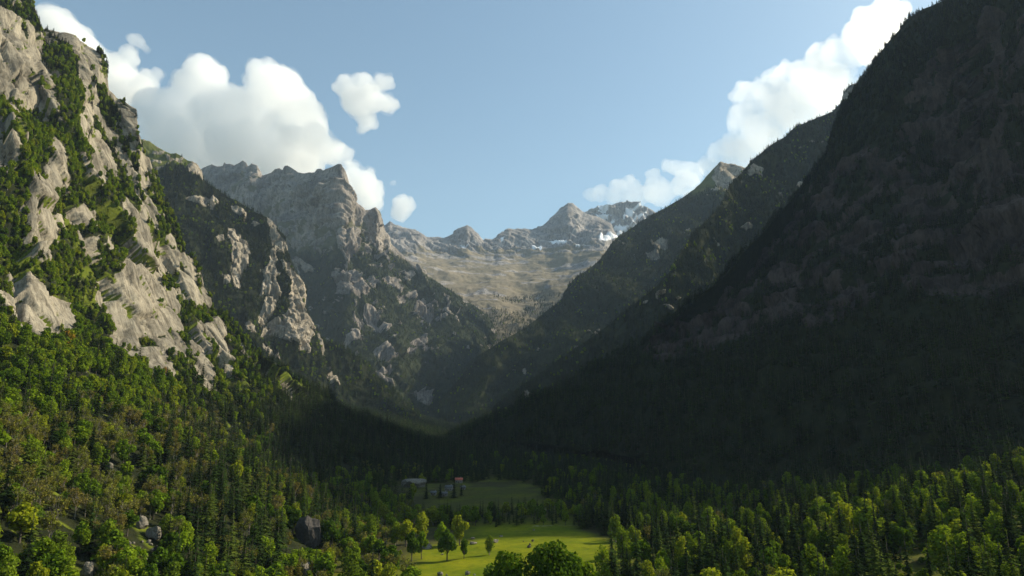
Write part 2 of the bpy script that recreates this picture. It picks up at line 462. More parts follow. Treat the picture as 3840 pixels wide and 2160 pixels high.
def disp_L1(S, tv, at, px, py):
    r = at['rockfull']
    (h1, e1, _), (h2, e2, _), (h3, e3, _) = at['slabs']
    blocky = sstep(-0.1, 0.35, fbm(S / 70, 2, 58))
    cracks = 6.0 * sstep(0.06, 0.0, e1) + 4.2 * sstep(0.08, 0.0, e2) + 1.0 * sstep(0.16, 0, e3) * (0.3 + blocky)
    rk = h2 * 9.0 + h3 * 1.2 * (0.3 + blocky) - cracks + fbm(S / np.array((4, 4, 14)), 3, 70) * 0.45 + 1
    low = sstep(0.0, 0.30, tv)
    return fbm(S / 190, 3, 60) * 20 * low + h1 * 23 * sstep(0.25, 0.4, tv) + r * rk + (1 - r) * fbm(S / 30, 4, 80) * 4 * (0.3 + 0.7 * low)
def mask_L1(S, px, py, tv):
    sl = slabs(S); (h1, e1, r1), (h2, e2, r2), (h3, e3, r3) = sl
    sd = polys_mask(px, py, L1_ROCK, 7) + fbm(S / 22, 4, 21) * 9
    sd = sd + 9 + (r2 - 0.45) * 46 + (r3 - 0.5) * 14                 # the edge of the bare rock follows the slabs
    extra = (r2 - 0.80) * 90 + (r1 - 0.5) * 40 - 500 * (tv < 0.36) - 60 * sstep(0.33, 0.45, 0.78 - tv)
    full = sstep(-6, 6, np.maximum(sd, np.minimum(extra, 12)))
    green = np.maximum(sstep(0.10, 0.03, e2) * (r2 > 0.55), sstep(0.05, 0.01, e1)) * sstep(-0.15, 0.2, fbm(S / 18, 3, 23))
    rock = full * (1 - 0.9 * green)
    g = sstep(0.0, 0.35, fbm(S / 26, 3, 33)) * 0.75 * (tv > 0.3)
    return dict(rock=rock, rockfull=full, grass=np.maximum(g, green), snow=px * 0, forest=np.clip(1 - full + 0.45 * green * full, 0, 1), slabs=sl)
layer('mountain_left_wall', L1_COLS, SKY_L1, 640, 520, disp_L1, M_NEAR, mask_L1, back=0.35)

# --- second ridge on the left ----------------------------------------------------------
L2_ROCK = [cA(p) for p in (
    [(410,455),(470,435),(510,500),(525,575),(480,550),(440,520)],
    [(390,690),(470,690),(560,690),(620,720),(680,770),(600,810),(530,790),(450,740)],
    [(770,790),(850,810),(880,880),(830,860),(780,830)],
    [(730,940),(790,930),(850,990),(860,1030),(900,1060),(910,1130),(890,1200),(870,1270),(850,1310),(820,1400),(790,1380),(760,1290),(750,1200),(760,1120),(720,1050),(740,1000)],
    [(590,1060),(690,1030),(720,1090),(660,1110)],
    [(1040,860),(1080,885),(1130,950),(1195,1040),(1215,1100),(1200,1130),(1110,1090),(1090,1000),(1050,920)],
    [(990,1240),(1040,1220),(1080,1100),(1110,1150),(1120,1260),(1140,1300),(1110,1340),(1160,1460),(980,1460),(1000,1380),(1030,1330)],
    [(1150,1180),(1235,1190),(1265,1290),(1315,1340),(1345,1460),(1230,1460),(1200,1350),(1160,1270)],
    [(690,1320),(750,1310),(750,1370),(700,1380)],
    [(900,900),(960,880),(990,910),(940,930)])] + [cF(p) for p in (
    [(700,-10),(860,-10),(820,80),(780,160),(740,240),(740,300),(670,280),(650,200),(700,120)],
    [(950,-10),(1080,-10),(1095,130),(1165,300),(1150,350),(1100,340),(1110,440),(1100,540),(1000,500),(930,450),(900,340),(880,260),(870,180),(940,100)],
    [(740,230),(800,200),(860,190),(880,300),(920,360),(960,450),(940,480),(850,400),(800,360),(740,400),(690,400),(700,300)],
    [(530,300),(600,320),(620,390),(550,420),(520,360)],
    [(690,450),(740,500),(790,570),(830,650),(770,610),(700,560),(650,500)],
    [(1190,360),(1220,450),(1250,560),(1300,680),(1310,770),(1270,650),(1230,570),(1200,480),(1160,400)],
    [(1310,740),(1390,800),(1380,820),(1330,790)],
    [(960,630),(1000,650),(980,680)])]
L2_ALP = [cA([(60,240),(180,280),(290,345),(330,340),(420,405),(480,440),(510,510),(470,540),(420,480),(350,470),(250,490),(170,500),(140,420),(60,400)])]
SKY_L2 = [(300,430)] + cA([(60,265),(120,272),(160,290),(190,312),(240,340),(290,365),(330,358),(370,385),(420,425),(460,435),(490,465),(510,510),(520,560),(560,600),(640,650),(740,712),(800,742),(870,785),(950,830),(1040,855),(1080,890),(1130,950),(1180,1000),(1200,1050),(1210,1110),(1220,1150),(1250,1250),(1290,1310),(1320,1360),(1340,1430)]) + \
    cF([(1080,60),(1110,180),(1160,300),(1220,390),(1290,430),(1400,490),(1520,565),(1640,625),(1700,740),(1780,830),(1870,900),(2000,1000),(2110,1090)])
L2_COLS = [
    [(300,430,2250),(300,1000,1950),(300,1500,1650)], [(529,528,2290),(540,950,1980),(560,1500,1680)],
    [(659,573,2310),(680,950,2010),(720,1480,1720)], [(751,670,2320),(790,1000,2030),(850,1480,1770)],
    [(886,757,2310),(900,1050,2040),(980,1500,1820)], [(1002,813,2290),(1000,1100,2060),(1080,1530,1870)],
    [(1080,907,2260),(1080,1160,2060),(1180,1560,1900)], [(1147,1100,2200),(1150,1260,2060),(1260,1590,1950)],
    [(1205,1261,2170),(1230,1380,2080),(1330,1600,2000)], [(1280,1303,2180),(1310,1430,2120),(1400,1610,2050)],
    [(1404,1406,2260),(1430,1500,2200),(1480,1610,2130)], [(1474,1473,2320),(1490,1540,2270),(1530,1612,2200)],
    [(1574,1551,2400),(1580,1585,2370),(1600,1615,2320)]]
def crag(sc, seed, amp, vstretch=2.6):
    """ribbed crags: blocks stretched down the fall line; returns (shared large relief, rock-only relief)"""
    def f(S):
        wob = fbm(S / (sc * 0.9), 3, seed) * sc * 0.25
        ax = S[..., 0] * 0.78 + S[..., 1] * 0.62 + wob
        h1, e1 = facet(S[..., 2] / (sc * vstretch) + wob / sc * .3, ax / sc, seed + 3, 1.3)
        h2, e2 = facet((S[..., 2] + wob) / (sc * 0.9), (ax - wob * 1.5) / (sc * 0.36), seed + 7, 1.2)
        h3, e3 = facet((S[..., 2] - wob) / (sc * 0.3), (ax + wob) / (sc * 0.13), seed + 9, 1.2)
        rg = fbm(S / np.array((sc * 1.4, sc * 1.4, sc * 3.0)), 5, seed + 11, True)
        return amp * (h1 * 0.9 + rg * 0.5), amp * (h1 * 0.25 + h2 * 0.48 + h3 * 0.20 + rg * 0.4 - 0.14 * sstep(0.12, 0, e1) - 0.07 * sstep(0.14, 0, e2))
    return f
crag2 = crag(55, 120, 24)
def disp_L2(S, tv, at, px, py):
    c0, c1_ = crag2(S)
    return fbm(S / 260, 4, 101) * 40 + c0 * 0.8 + at['rock'] * (c1_ + 5) + fbm(S / 40, 3, 103) * 5
def ex_L2(at, S, px, py, tv):
    al = sstep(-10, 10, polys_mask(px, py, L2_ALP, 8) + fbm(S / 50, 3, 3) * 14)
    patch = sstep(-0.05, 0.25, fbm(S / 40, 4, 77))
    at['rock'] = np.maximum(at['rock'], al * patch); at['grass'] = al
    at['forest'] = (1 - at['rock']) * (1 - al)
layer('mountain_second_ridge', L2_COLS, SKY_L2, 460, 340, disp_L2, M_MID, std_mask(L2_ROCK, 13, 55, 5, ex_L2), back=0.4)

# --- big peak --------------------------------------------------------------------------
L3_ROCK = [cA(p) for p in (
    [(1430,900),(1400,740),(1480,560),(1600,440),(1680,580),(1710,720),(1690,850),(1640,960),(1500,950)],
    [(1600,980),(1700,960),(1760,1030),(1750,1120),(1690,1200),(1640,1180),(1600,1100)],
    [(1580,1370),(1630,1240),(1740,1260),(1800,1330),(1840,1460),(1590,1460)],
    [(1800,800),(1880,775),(1950,900),(2010,1000),(2000,1070),(1930,1100),(1860,1010)],
    [(1830,1280),(1890,1300),(1900,1370),(1850,1390)])] + [cB(p) for p in (
    [(0,730),(90,740),(140,790),(180,910),(60,920),(0,930)], [(190,760),(230,770),(260,850),(200,830)],
    [(60,1030),(110,1020),(170,1100),(175,1170),(120,1160),(80,1100)], [(160,1000),(220,990),(280,1080),(290,1130),(220,1130),(170,1060)],
    [(490,1070),(570,950),(610,970),(640,1040),(665,1120),(640,1160),(570,1120)], [(300,810),(370,810),(400,900),(390,960),(340,900)],
    [(700,1070),(750,1060),(740,1110)], [(810,1130),(870,1160),(860,1200),(820,1190)],
    [(470,1320),(560,1300),(620,1340),(590,1370),(490,1340)], [(200,1390),(280,1350),(330,1430),(340,1460),(210,1460)],
    [(320,1260),(380,1270),(350,1300)], [(430,1380),(480,1350),(520,1390),(460,1410)],
    [(960,1240),(1000,1250),(980,1280)], [(1110,1215),(1165,1220),(1150,1255)],
    [(1060,920),(1170,960),(1190,1060),(1120,1050),(1040,980)], [(900,960),(1000,950),(1010,990),(920,1000)])] + [cF(p) for p in (
    [(1700,560),(1750,530),(1830,570),(1870,640),(1800,680),(1720,620)], [(1710,720),(1820,700),(1840,740),(1750,760),(1860,890),(1720,820)],
    [(2060,860),(2260,840),(2250,900),(2180,1000),(2150,950),(2100,900)])]
SKY_L3 = [(600,640)] + cA([(515,490),(570,457),(610,445),(650,465),(695,460),(705,430),(720,445),(750,445),(780,455),(815,440),(850,418),(875,435),(890,460),(920,440),(960,455),(985,500),(1000,535),(1040,525),(1070,515),(1100,485),(1135,478),(1155,490),(1170,455),(1190,450),(1230,475),(1280,510),(1330,520),(1360,510),(1410,515),(1430,490),(1460,485),(1480,500),(1540,470),(1590,445),(1610,447),(1640,480),(1660,530),(1675,590),(1700,690),(1705,715),(1730,740),(1780,780),(1800,805),(1840,795),(1880,780),(1910,810),(1930,850),(1945,920),(1965,960),(1995,1010),(2000,1060),(2080,1140),(2130,1190),(2200,1220),(2270,1270)]) + \
    cB([(620,778),(700,838),(800,905),(900,972),(1010,1040),(1090,1105),(1160,1200),(1190,1400)])
L3_COLS = [
    [(600,640,5200),(650,900,4700),(750,1300,4000)], [(757,636,5200),(780,880,4650),(850,1350,3700)],
    [(910,602,5000),(900,880,4500),(950,1350,3600)], [(1000,655,4900),(1000,900,4400),(1050,1400,3500)],
    [(1075,617,4700),(1080,920,4200),(1150,1450,3300)], [(1200,640,4400),(1190,930,4000),(1250,1500,3100)],
    [(1270,615,4200),(1280,920,3800),(1330,1540,2900)], [(1324,745,4230),(1350,980,3800),(1400,1580,2820)],
    [(1408,777,4280),(1430,1040,3820),(1480,1590,2850)], [(1466,912,4300),(1500,1130,3840),(1550,1600,2900)],
    [(1563,1000,4300),(1580,1220,3850),(1620,1600,3000)], [(1686,1087,4280),(1690,1250,3850),(1700,1600,3100)],
    [(1788,1152,4250),(1770,1330,3850),(1770,1595,3200)], [(1860,1230,4200),(1825,1390,3850),(1820,1590,3300)],
    [(1875,1326,4200),(1850,1440,3850),(1850,1590,3400)]]
crag3 = crag(110, 220, 55)
TREELINE3 = cA([(500,560),(850,820),(1100,1010),(1300,1160),(1560,1140),(1620,1010),(1850,1040),(2000,1120),(2300,1300)]) + [(1900,1120), (2300,1150)]
def tl3(px, py):
    xs = [p[0] for p in TREELINE3]; ys = [p[1] for p in TREELINE3]
    return py - np.interp(px, xs, ys)
def disp_L3(S, tv, at, px, py):
    bare = np.maximum(at['rock'], sstep(30, -30, tl3(px, py)) * 0.8)
    c0, c1_ = crag3(S)
    return fbm(S / 500, 4, 201) * 80 + c0 * 0.8 + bare * (c1_ + 8) + fbm(S / 70, 3, 203) * 8
def ex_L3(at, S, px, py, tv):
    n = fbm(S / 120, 4, 207)
    up = sstep(25, -25, tl3(px, py) + n * 50)
    scree = sstep(-0.2, 0.2, fbm(S / 90, 4, 209) + (0.55 - tv) * -1.2)
    out = sstep(0.42, 0.55, n + fbm(S / 45, 3, 211) * .5) * sstep(1500, 1300, py)
    at['rock'] = np.maximum(np.maximum(at['rock'], up * scree), out); at['grass'] = np.maximum(up, 0.0)
    at['forest'] = (1 - at['rock']) * (1 - up)
layer('mountain_great_peak', L3_COLS, SKY_L3, 560, 330, disp_L3, M_PEAK, std_mask(L3_ROCK, 12, 100, 5, ex_L3), back=0.35, top_keep=0.12)

# --- head of the valley ----------------------------------------------------------------
SNOW4 = [cB(p) for p in ([(1560,520),(1610,485),(1680,500),(1705,535),(1620,537)], [(1430,580),(1520,560),(1510,605),(1440,605)], [(1940,460),(1970,450),(1960,480)],
    [(1950,505),(2030,480),(2130,490),(2050,515),(1960,532)], [(385,487),(417,488),(415,494),(388,494)], [(880,546),(942,550),(940,557),(890,556)], [(900,600),(920,600),(918,612),(902,612)], [(1200,505),(1225,498),(1205,518)], [(1780,565),(1890,560),(1800,572)])]
SNOW5 = [cB(p) for p in ([(1935,330),(2030,330),(2022,350),(1950,352)], [(2160,290),(2280,270),(2285,285),(2200,302),(2235,372),(2195,345),(2145,362)], [(2090,410),(2180,408),(2165,440),(2100,450)], [(1960,258),(2010,262),(2000,275)])]
L4_COLS = [
    [(1300,760,8000),(1300,960,6500),(1300,1060,5300),(1350,1300,4300)], [(1462,830,7800),(1450,960,6300),(1500,1060,5200),(1560,1300,4300)],
    [(1600,888,7600),(1600,985,6400),(1640,1080,5100),(1700,1300,4200)], [(1752,845,7600),(1750,985,6600),(1780,1090,5100),(1800,1300,4100)],
    [(1850,896,7500),(1860,980,6700),(1880,1110,5000),(1880,1300,4000)], [(1904,857,7700),(1930,985,6700),(1960,1120,5000),(1950,1320,4000)],
    [(1996,855,7800),(2020,990,6600),(2030,1110,5000),(2020,1320,4000)], [(2131,765,8000),(2120,980,6500),(2110,1090,5000),(2090,1320,4000)],
    [(2271,831,7900),(2240,960,6400),(2200,1080,5000),(2160,1320,4000)], [(2450,900,7500),(2400,1000,6300),(2350,1100,5000),(2250,1320,4000)]]
SKY_L4 = [(1300,760)] + cB([(290,400),(335,372),(400,400),(470,425),(560,440),(600,470),(620,492),(680,500),(740,490),(800,480),(850,445),(900,415),(935,403),(980,430),(1030,475),(1060,505),(1130,510),(1170,480),(1250,428),(1300,432),(1400,425),(1440,425),(1520,405),(1570,370),(1610,330),(1680,265),(1720,238),(1745,240),(1790,270),(1830,300),(1900,325),(1960,350),(2010,375),(2050,390),(2070,450),(2110,500)]) + [(2450,900)]
crag4 = crag(170, 320, 80, 1.8)
def ex_L4(at, S, px, py, tv):
    n = fbm(S / 260, 5, 307); n2 = fbm(S / np.array((420, 420, 60)), 4, 311)
    hi = sstep(960, 900, py + n * 25)
    at['rock'] = np.clip(np.maximum(hi, sstep(0.02, 0.3, n2 + (1000 - py) / 420)), 0, 1)
    at['grass'] = np.ones(px.shape)
    at['forest'] = np.zeros(px.shape)
    low = sstep(1080, 1150, py + n * 40)
    at['forest'] = low * np.maximum((n > -0.05) * 0.8, sstep(1140, 1200, py))
def disp_L4(S, tv, at, px, py):
    hi = sstep(985, 915, py)
    return hi * (sum(crag4(S)) * 0.6) + fbm(S / np.array((700, 700, 300)), 5, 301) * 60 + fbm(S / 130, 4, 303) * 12 + fbm(S / 330, 4, 305, True) * 16
layer('mountain_valley_head', L4_COLS, SKY_L4, 420, 300, disp_L4, M_FAR, std_mask([], 0, 100, 5, ex_L4, 1.0, SNOW4), back=0.2)
L5_COLS = [[(x, y, 9300), (x - 5, y + 70, 9000), (x - 15, 990, 8400)] for x, y in ((2140,830),(2204,790),(2242,771),(2300,760),(2362,745),(2411,770),(2459,797),(2560,860))]
def ex_L5(at, S, px, py, tv):
    at['rock'] = np.ones(px.shape); at['forest'] = np.zeros(px.shape)
    at['snow'] = np.maximum(at['snow'], sstep(0.22, 0.34, fbm(S / np.array((150, 150, 70)), 4, 401)) * 0.9)
layer('mountain_snow_peak', L5_COLS, [(2140,830)] + cB([(1830,302),(1870,290),(1950,250),(2000,255),(2100,235),(2200,222),(2300,262),(2400,305)]) + [(2560,860)], 200, 110,
      lambda S, tv, at, px, py: sum(crag4(S)) * 1.1, M_FAR, std_mask([], 0, 100, 5, ex_L5, 0.0, SNOW5), back=0.2)

# --- right-hand ridges -----------------------------------------------------------------
R3_ROCK = [cC(p) for p in ([(395,950),(440,872),(500,890),(575,905),(540,960),(480,1030),(430,1010),(400,980)], [(60,1330),(120,1290),(160,1300),(140,1350),(80,1370)], [(40,1390),(100,1370),(110,1400),(60,1420)])]
R3_COLS = [
    [(2950, 650, 4224), (2950, 1000, 3480), (2700, 1500, 2300)],
    [(2790, 627, 4326), (2780, 1000, 3428), (2560, 1520, 2350)],
    [(2704, 605, 4359), (2650, 1000, 3434), (2430, 1540, 2400)],
    [(2621, 690, 4207), (2540, 1040, 3381), (2320, 1550, 2450)],
    [(2517, 767, 4057), (2430, 1090, 3328), (2230, 1560, 2500)],
    [(2387, 843, 3910), (2320, 1130, 3274), (2150, 1570, 2550)],
    [(2319, 887, 3765), (2250, 1160, 3221), (2080, 1580, 2580)],
    [(2271, 945, 3623), (2180, 1210, 3147), (2010, 1585, 2600)],
    [(2170, 1036, 3430), (2080, 1270, 3062), (1940, 1590, 2620)],
    [(2092, 1138, 3295), (2000, 1340, 3010), (1870, 1592, 2650)],
    [(1980, 1225, 3142), (1900, 1400, 2938), (1800, 1595, 2670)],
    [(1880, 1278, 3000), (1820, 1440, 2850), (1740, 1597, 2690)],
    [(1780, 1340, 2920), (1740, 1480, 2830), (1690, 1600, 2720)],
    [(1650, 1500, 2850), (1640, 1560, 2800), (1630, 1605, 2760)]]
SKY_R3 = [(2950,650)] + cC([(565,908),(520,902),(480,890),(440,877),(430,885),(380,940),(320,1000),(260,1050),(170,1105)]) + cB([(2400,315),(2250,402),(2110,492),(2060,540),(2010,610),(1950,680),(1880,740),(1800,800),(1740,870),(1690,950),(1640,1010),(1560,1065),(1480,1130),(1400,1190),(1300,1250),(1200,1300),(1000,1428)]) + [(1650,1500)]
crag_r = crag(70, 420, 28)
def ex_R(lo, hi, alp=None):
    def f(at, S, px, py, tv):
        n = fbm(S / 110, 4, 431) + fbm(S / 40, 3, 433) * .4
        at['rock'] = np.maximum(at['rock'], sstep(lo, hi, n))
        at['forest'] = 1 - at['rock']
        at['grass'] = np.full(px.shape, 0.08)
        if alp:
            a = sstep(alp + 40, alp - 40, py + n * 30)
            at['forest'] *= 1 - a; at['grass'] = np.maximum(at['grass'], a)
    return f
layer('mountain_right_far_ridge', R3_COLS, SKY_R3, 360, 240, lambda S, tv, at, px, py: fbm(S / 330, 4, 421) * 55 + at['rock'] * sum(crag_r(S)) + fbm(S / 50, 3, 423) * 5, M_MID, std_mask(R3_ROCK, 12, 70, 5, ex_R(0.58, 0.68, 720)), back=0.4)
R2_ROCK = [cC(p) for p in ([(1090,560),(1110,500),(1185,440),(1180,520),(1120,560)], [(570,930),(620,890),(680,900),(660,960),(590,960)], [(860,980),(900,960),(890,1010),(850,1010)])]
R2_COLS = [
    [(3300, 200, 2990), (3300, 900, 2379), (3100, 1600, 1650)],
    [(3214, 310, 2984), (3150, 900, 2336), (2900, 1600, 1690)],
    [(3166, 345, 2951), (3050, 900, 2328), (2750, 1605, 1728)],
    [(3125, 414, 2844), (2950, 950, 2285), (2620, 1610, 1766)],
    [(2987, 476, 2773), (2800, 1000, 2264), (2500, 1615, 1802)],
    [(2842, 580, 2680), (2740, 1080, 2220), (2390, 1618, 1838)],
    [(2786, 642, 2576), (2690, 1130, 2176), (2300, 1620, 1872)],
    [(2731, 697, 2452), (2620, 1180, 2132), (2220, 1622, 1895)],
    [(2682, 795, 2332), (2560, 1230, 2088), (2150, 1624, 1907)],
    [(2600, 871, 2245), (2480, 1280, 2044), (2080, 1626, 1909)],
    [(2520, 1010, 2150), (2400, 1350, 1990), (2010, 1628, 1900)],
    [(2440, 1090, 2130), (2310, 1410, 1990), (1940, 1630, 1910)],
    [(2240, 1250, 2080), (2170, 1470, 1980), (1870, 1630, 1920)],
    [(2050, 1380, 2050), (2000, 1530, 1980), (1800, 1632, 1930)],
    [(1850, 1520, 2030), (1800, 1580, 1990), (1720, 1634, 1950)]]
SKY_R2 = [(3300,200)] + cC([(1180,450),(1140,470),(1110,500),(1100,550),(1050,600),(980,632),(920,662),(850,690),(790,742),(700,790),(640,840),(600,880),(560,930),(480,1010),(440,1110),(380,1180),(290,1262)]) + [(2560,940),(2520,1010),(2440,1090),(2240,1250),(2050,1380),(1850,1520)]
layer('mountain_right_mid_ridge', R2_COLS, SKY_R2, 380, 260, lambda S, tv, at, px, py: fbm(S / 260, 4, 521) * 42 + at['rock'] * sum(crag_r(S)) + fbm(S / 40, 3, 523) * 5, M_MID, std_mask(R2_ROCK, 12, 60, 5, ex_R(0.55, 0.65)), back=0.4)
R1_COLS = [
    [('w', 1600, 900, 900), ('w', 1250, 800, 420), ('w', 800, 600, 150), ('w',420,380,33)],  # this column and the next: unseen crest, shaped to cast the meadow's shadow edge
    [('w', 1180, 1015, 1030), ('w', 880, 965, 560), ('w', 560, 720, 170), ('w',310,480,23)],
    [(3530, 0, 1474), (3600, 700, 1154), (3600, 1500, 620), ('w',230,540,13)],
    [(3392, 112, 1551), (3350, 750, 1236), (3300, 1540, 680), ('w',190,600,5)],
    [(3214, 310, 1639), (3150, 850, 1318), (3000, 1570, 740), ('w',170,660,4)],
    [(3136, 500, 1671), (2980, 950, 1389), (2750, 1595, 810), ('w',165,720,5)],
    [(3063, 621, 1617), (2800, 1060, 1436), (2520, 1612, 890), ('w',180,820,10)],
    [(2918, 807, 1497), (2600, 1200, 1393), (2330, 1630, 970), ('w',195,920,16)],
    [(2690, 1060, 1403), (2400, 1330, 1323), (2150, 1645, 1050), ('w',200,1020,25)],
    [(2300, 1320, 1401), (2150, 1460, 1280), (1980, 1655, 1130), ('w',190,1110,33)],
    [(1950, 1540, 1370), (1900, 1590, 1320), (1850, 1670, 1220), ('w',170,1210,41)],
    [(1650, 1640, 1420), (1650, 1650, 1400), (1650, 1670, 1350), ('w',150,1320,48)]]
SKY_R1 = [(3700,-110)] + cC([(1640,0),(1580,30),(1500,60),(1440,100),(1410,160),(1350,220),(1300,290),(1240,380),(1180,450),(1140,520),(1100,560),(1080,620),(1065,700),(1060,760),(1000,830),(960,900),(900,960),(850,1050),(790,1130),(700,1220),(600,1330),(520,1440)]) + [(2690,1060),(2300,1320),(1950,1540),(1650,1640)]
R1_ROCK = [[(4400,20),(3720,50),(3570,180),(3420,310),(3360,480),(3180,570),(3050,730),(2900,900),(2700,1080),(2480,1230),(2380,1310),(2480,1370),(2700,1290),(2900,1230),(3100,1220),(3300,1150),(3500,1120),(3840,1080),(4400,1050)]]
crag_r1 = crag(48, 620, 24, 4.0)
def ex_R1(at, S, px, py, tv):
    n = fbm(S / np.array((48, 48, 150)), 4, 631) + fbm(S / 20, 3, 633) * 0.35
    at['rock'] *= sstep(0.22, 0.0, n)
    at['forest'] = 1 - at['rock']
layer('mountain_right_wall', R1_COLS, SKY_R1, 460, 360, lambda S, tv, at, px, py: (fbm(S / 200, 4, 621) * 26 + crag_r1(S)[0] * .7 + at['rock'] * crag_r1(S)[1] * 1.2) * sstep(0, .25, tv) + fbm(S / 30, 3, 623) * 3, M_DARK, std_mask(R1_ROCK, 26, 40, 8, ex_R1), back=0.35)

# --- valley floor ----------------------------------------------------------------------
FLOOR = [(-2500,-10),(-300,-2),(300,0),(480,2),(600,5),(750,11),(1000,28),(1300,50),(2000,82),(2700,103),(3500,150),(6000,200),(10500,240)]
def floor_z(x, y):
    z = np.interp(y, [p[0] for p in FLOOR], [p[1] for p in FLOOR])
    xr = np.interp(y, [0, 250, 420, 700, 1200], [55, 58, 85, 160, 200])
    t = np.maximum(x - xr, 0); z = z + 0.20 * t * t / (t + 60) * (y < 3000)
    t = np.maximum(-95 - x, 0); z = z + 0.25 * t * t / (t + 80) * (y < 3000)
    p = np.stack([x, y, np.zeros_like(x)], -1)
    z = z + fbm(p / 70, 3, 701) * 1.6 + fbm(p / 16, 3, 703) * 0.22
    return z + 0.022 * np.clip(x, -100, 100) * (y < 900)
gx = np.concatenate([np.linspace(-5000, -520, 14), np.linspace(-480, 480, 260), np.linspace(520, 5000, 14)])
gy = np.concatenate([np.linspace(-2500, -50, 10), np.linspace(0, 1000, 330), np.linspace(1010, 2600, 90), np.linspace(2700, 10500, 20)])
GX, GY = np.meshgrid(gx, gy)
GZ = floor_z(GX, GY)
far = np.hypot(np.maximum(np.abs(GX) - 600, 0), np.maximum(GY - 3000, 0)) > 0
GZ = np.where(far, np.minimum(GZ, 120), GZ)
gxp, gyp = proj(np.stack([GX, GY, GZ], -1))
gn = fbm(np.stack([GX, GY, GX * 0], -1) / 40, 4, 711)
MEAD = [(-34,180),(-37,300),(-50,345),(-58,385),(-54,420),(-20,450),(-30,500),(-75,560),(-80,640),(-90,740),(-60,790),(10,760),(40,640),(52,540),(46,490),(52,450),(60,420),(62,395),(44,365),(34,320),(30,260),(30,180)]
meadow = sstep(-14, 8, poly_sd(GX, GY, MEAD) + gn * 12)
clear = sstep(-8, 6, poly_sd(GX, GY, [(-170,262),(-150,262),(-118,285),(-122,312),(-150,305),(-172,285)]) + gn * 6)
glade = sstep(-8, 6, poly_sd(GX, GY, [(-128,335),(-96,335),(-92,352),(-108,362),(-130,352)]) + gn * 4)
meadow = meadow * np.interp(GY, [500, 540], [1, 0.22])  # pasture past the shadow line loses grass tone: shade put into its colour
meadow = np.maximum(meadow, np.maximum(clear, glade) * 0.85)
V = np.stack([GX, GY, GZ], -1)
ii = np.arange(V.shape[0] * V.shape[1]).reshape(V.shape[:2])
fc = np.stack([ii[:-1, :-1], ii[:-1, 1:], ii[1:, 1:], ii[1:, :-1]], -1).reshape(-1, 4)
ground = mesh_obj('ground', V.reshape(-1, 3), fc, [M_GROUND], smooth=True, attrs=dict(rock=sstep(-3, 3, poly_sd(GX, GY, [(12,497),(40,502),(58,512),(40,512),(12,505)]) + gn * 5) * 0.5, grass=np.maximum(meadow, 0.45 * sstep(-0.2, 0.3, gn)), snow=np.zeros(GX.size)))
tag(ground, kind='structure')
# ------------------------------------------------------------------ tree prototypes (mesh data shared by every copy)
M_BARK = plain_mat('bark', (0.05, 0.04, 0.03), (0.12, 0.10, 0.08), 2.0)
M_PALEBARK = plain_mat('pale_bark', (0.16, 0.14, 0.11), (0.28, 0.25, 0.20), 2.0)
M_CON = leaf_mat('spruce_needles', [(0.0, (0.010, 0.021, 0.007)), (0.5, (0.021, 0.040, 0.010)), (1.0, (0.050, 0.080, 0.014))], trans=0.15)
M_BRD = leaf_mat('beech_leaves', [(0.0, (0.070, 0.130, 0.012)), (0.35, (0.125, 0.200, 0.014)), (0.7, (0.18, 0.265, 0.017)), (1.0, (0.24, 0.28, 0.019))], trans=0.45)
M_BIR = leaf_mat('birch_leaves', [(0.0, (0.125, 0.19, 0.017)), (0.5, (0.19, 0.27, 0.022)), (1.0, (0.25, 0.30, 0.027))], trans=0.45)
M_BRN = leaf_mat('thin_autumn_leaves', [(0.0, (0.150, 0.172, 0.024)), (0.5, (0.172, 0.172, 0.030)), (1.0, (0.185, 0.160, 0.038))], trans=0.35)
T_CON, T_BRD, T_BIR, T_BRN = (leaf_mat('tree_' + n, None, trans=tr) for n, tr in (('needles', .15), ('leaves', .4), ('light_leaves', .45), ('thin_leaves', .3)))

PAL = {'spruce': [('blackish', (0.016, 0.030, 0.010)), ('dark green', (0.034, 0.062, 0.014)), ('olive-tipped', (0.072, 0.102, 0.018))],
 'beech': [('deep green', (0.070, 0.130, 0.012)), ('mid green', (0.125, 0.205, 0.015)), ('fresh green', (0.185, 0.275, 0.018)), ('yellow-green', (0.255, 0.295, 0.020)), ('rust-tinged', (0.26, 0.19, 0.025))],
 'birch': [('soft green', (0.125, 0.19, 0.018)), ('light green', (0.19, 0.27, 0.024)), ('yellowish green', (0.26, 0.31, 0.028))],
 'thin': [('olive', (0.155, 0.175, 0.026)), ('dull brown', (0.175, 0.170, 0.034)), ('tawny', (0.185, 0.160, 0.040))],
 'golden': [('golden', (0.42, 0.26, 0.03))], 'bush': [('green', (0.11, 0.18, 0.015))]}
PW = {'spruce': (.3, .45, .25), 'beech': (.24, .32, .26, .17, .01), 'birch': (.35, .4, .25), 'thin': (.45, .35, .2), 'golden': (1,), 'bush': (1,)}

def tube(path, radii, n=5):
    path = np.asarray(path, float); vs, fs = [], []
    for k, (p, r) in enumerate(zip(path, radii)):
        t = path[min(k + 1, len(path) - 1)] - path[max(k - 1, 0)]; t /= np.linalg.norm(t) + 1e-9
        a = np.cross(t, (0.3, 0.9, 0.1)); a /= np.linalg.norm(a) + 1e-9; b = np.cross(t, a)
        vs += [p + r * (math.cos(q) * a + math.sin(q) * b) for q in np.arange(n) * 2 * math.pi / n]
    for k in range(len(path) - 1):
        for j in range(n):
            fs.append((k * n + j, k * n + (j + 1) % n, (k + 1) * n + (j + 1) % n, (k + 1) * n + j))
    return vs, fs

def merge(parts):
    V, F = [], []
    for vs, fs in parts:
        o = len(V); V += list(vs); F += [tuple(i + o for i in f) for f in fs]
    return np.array(V), F

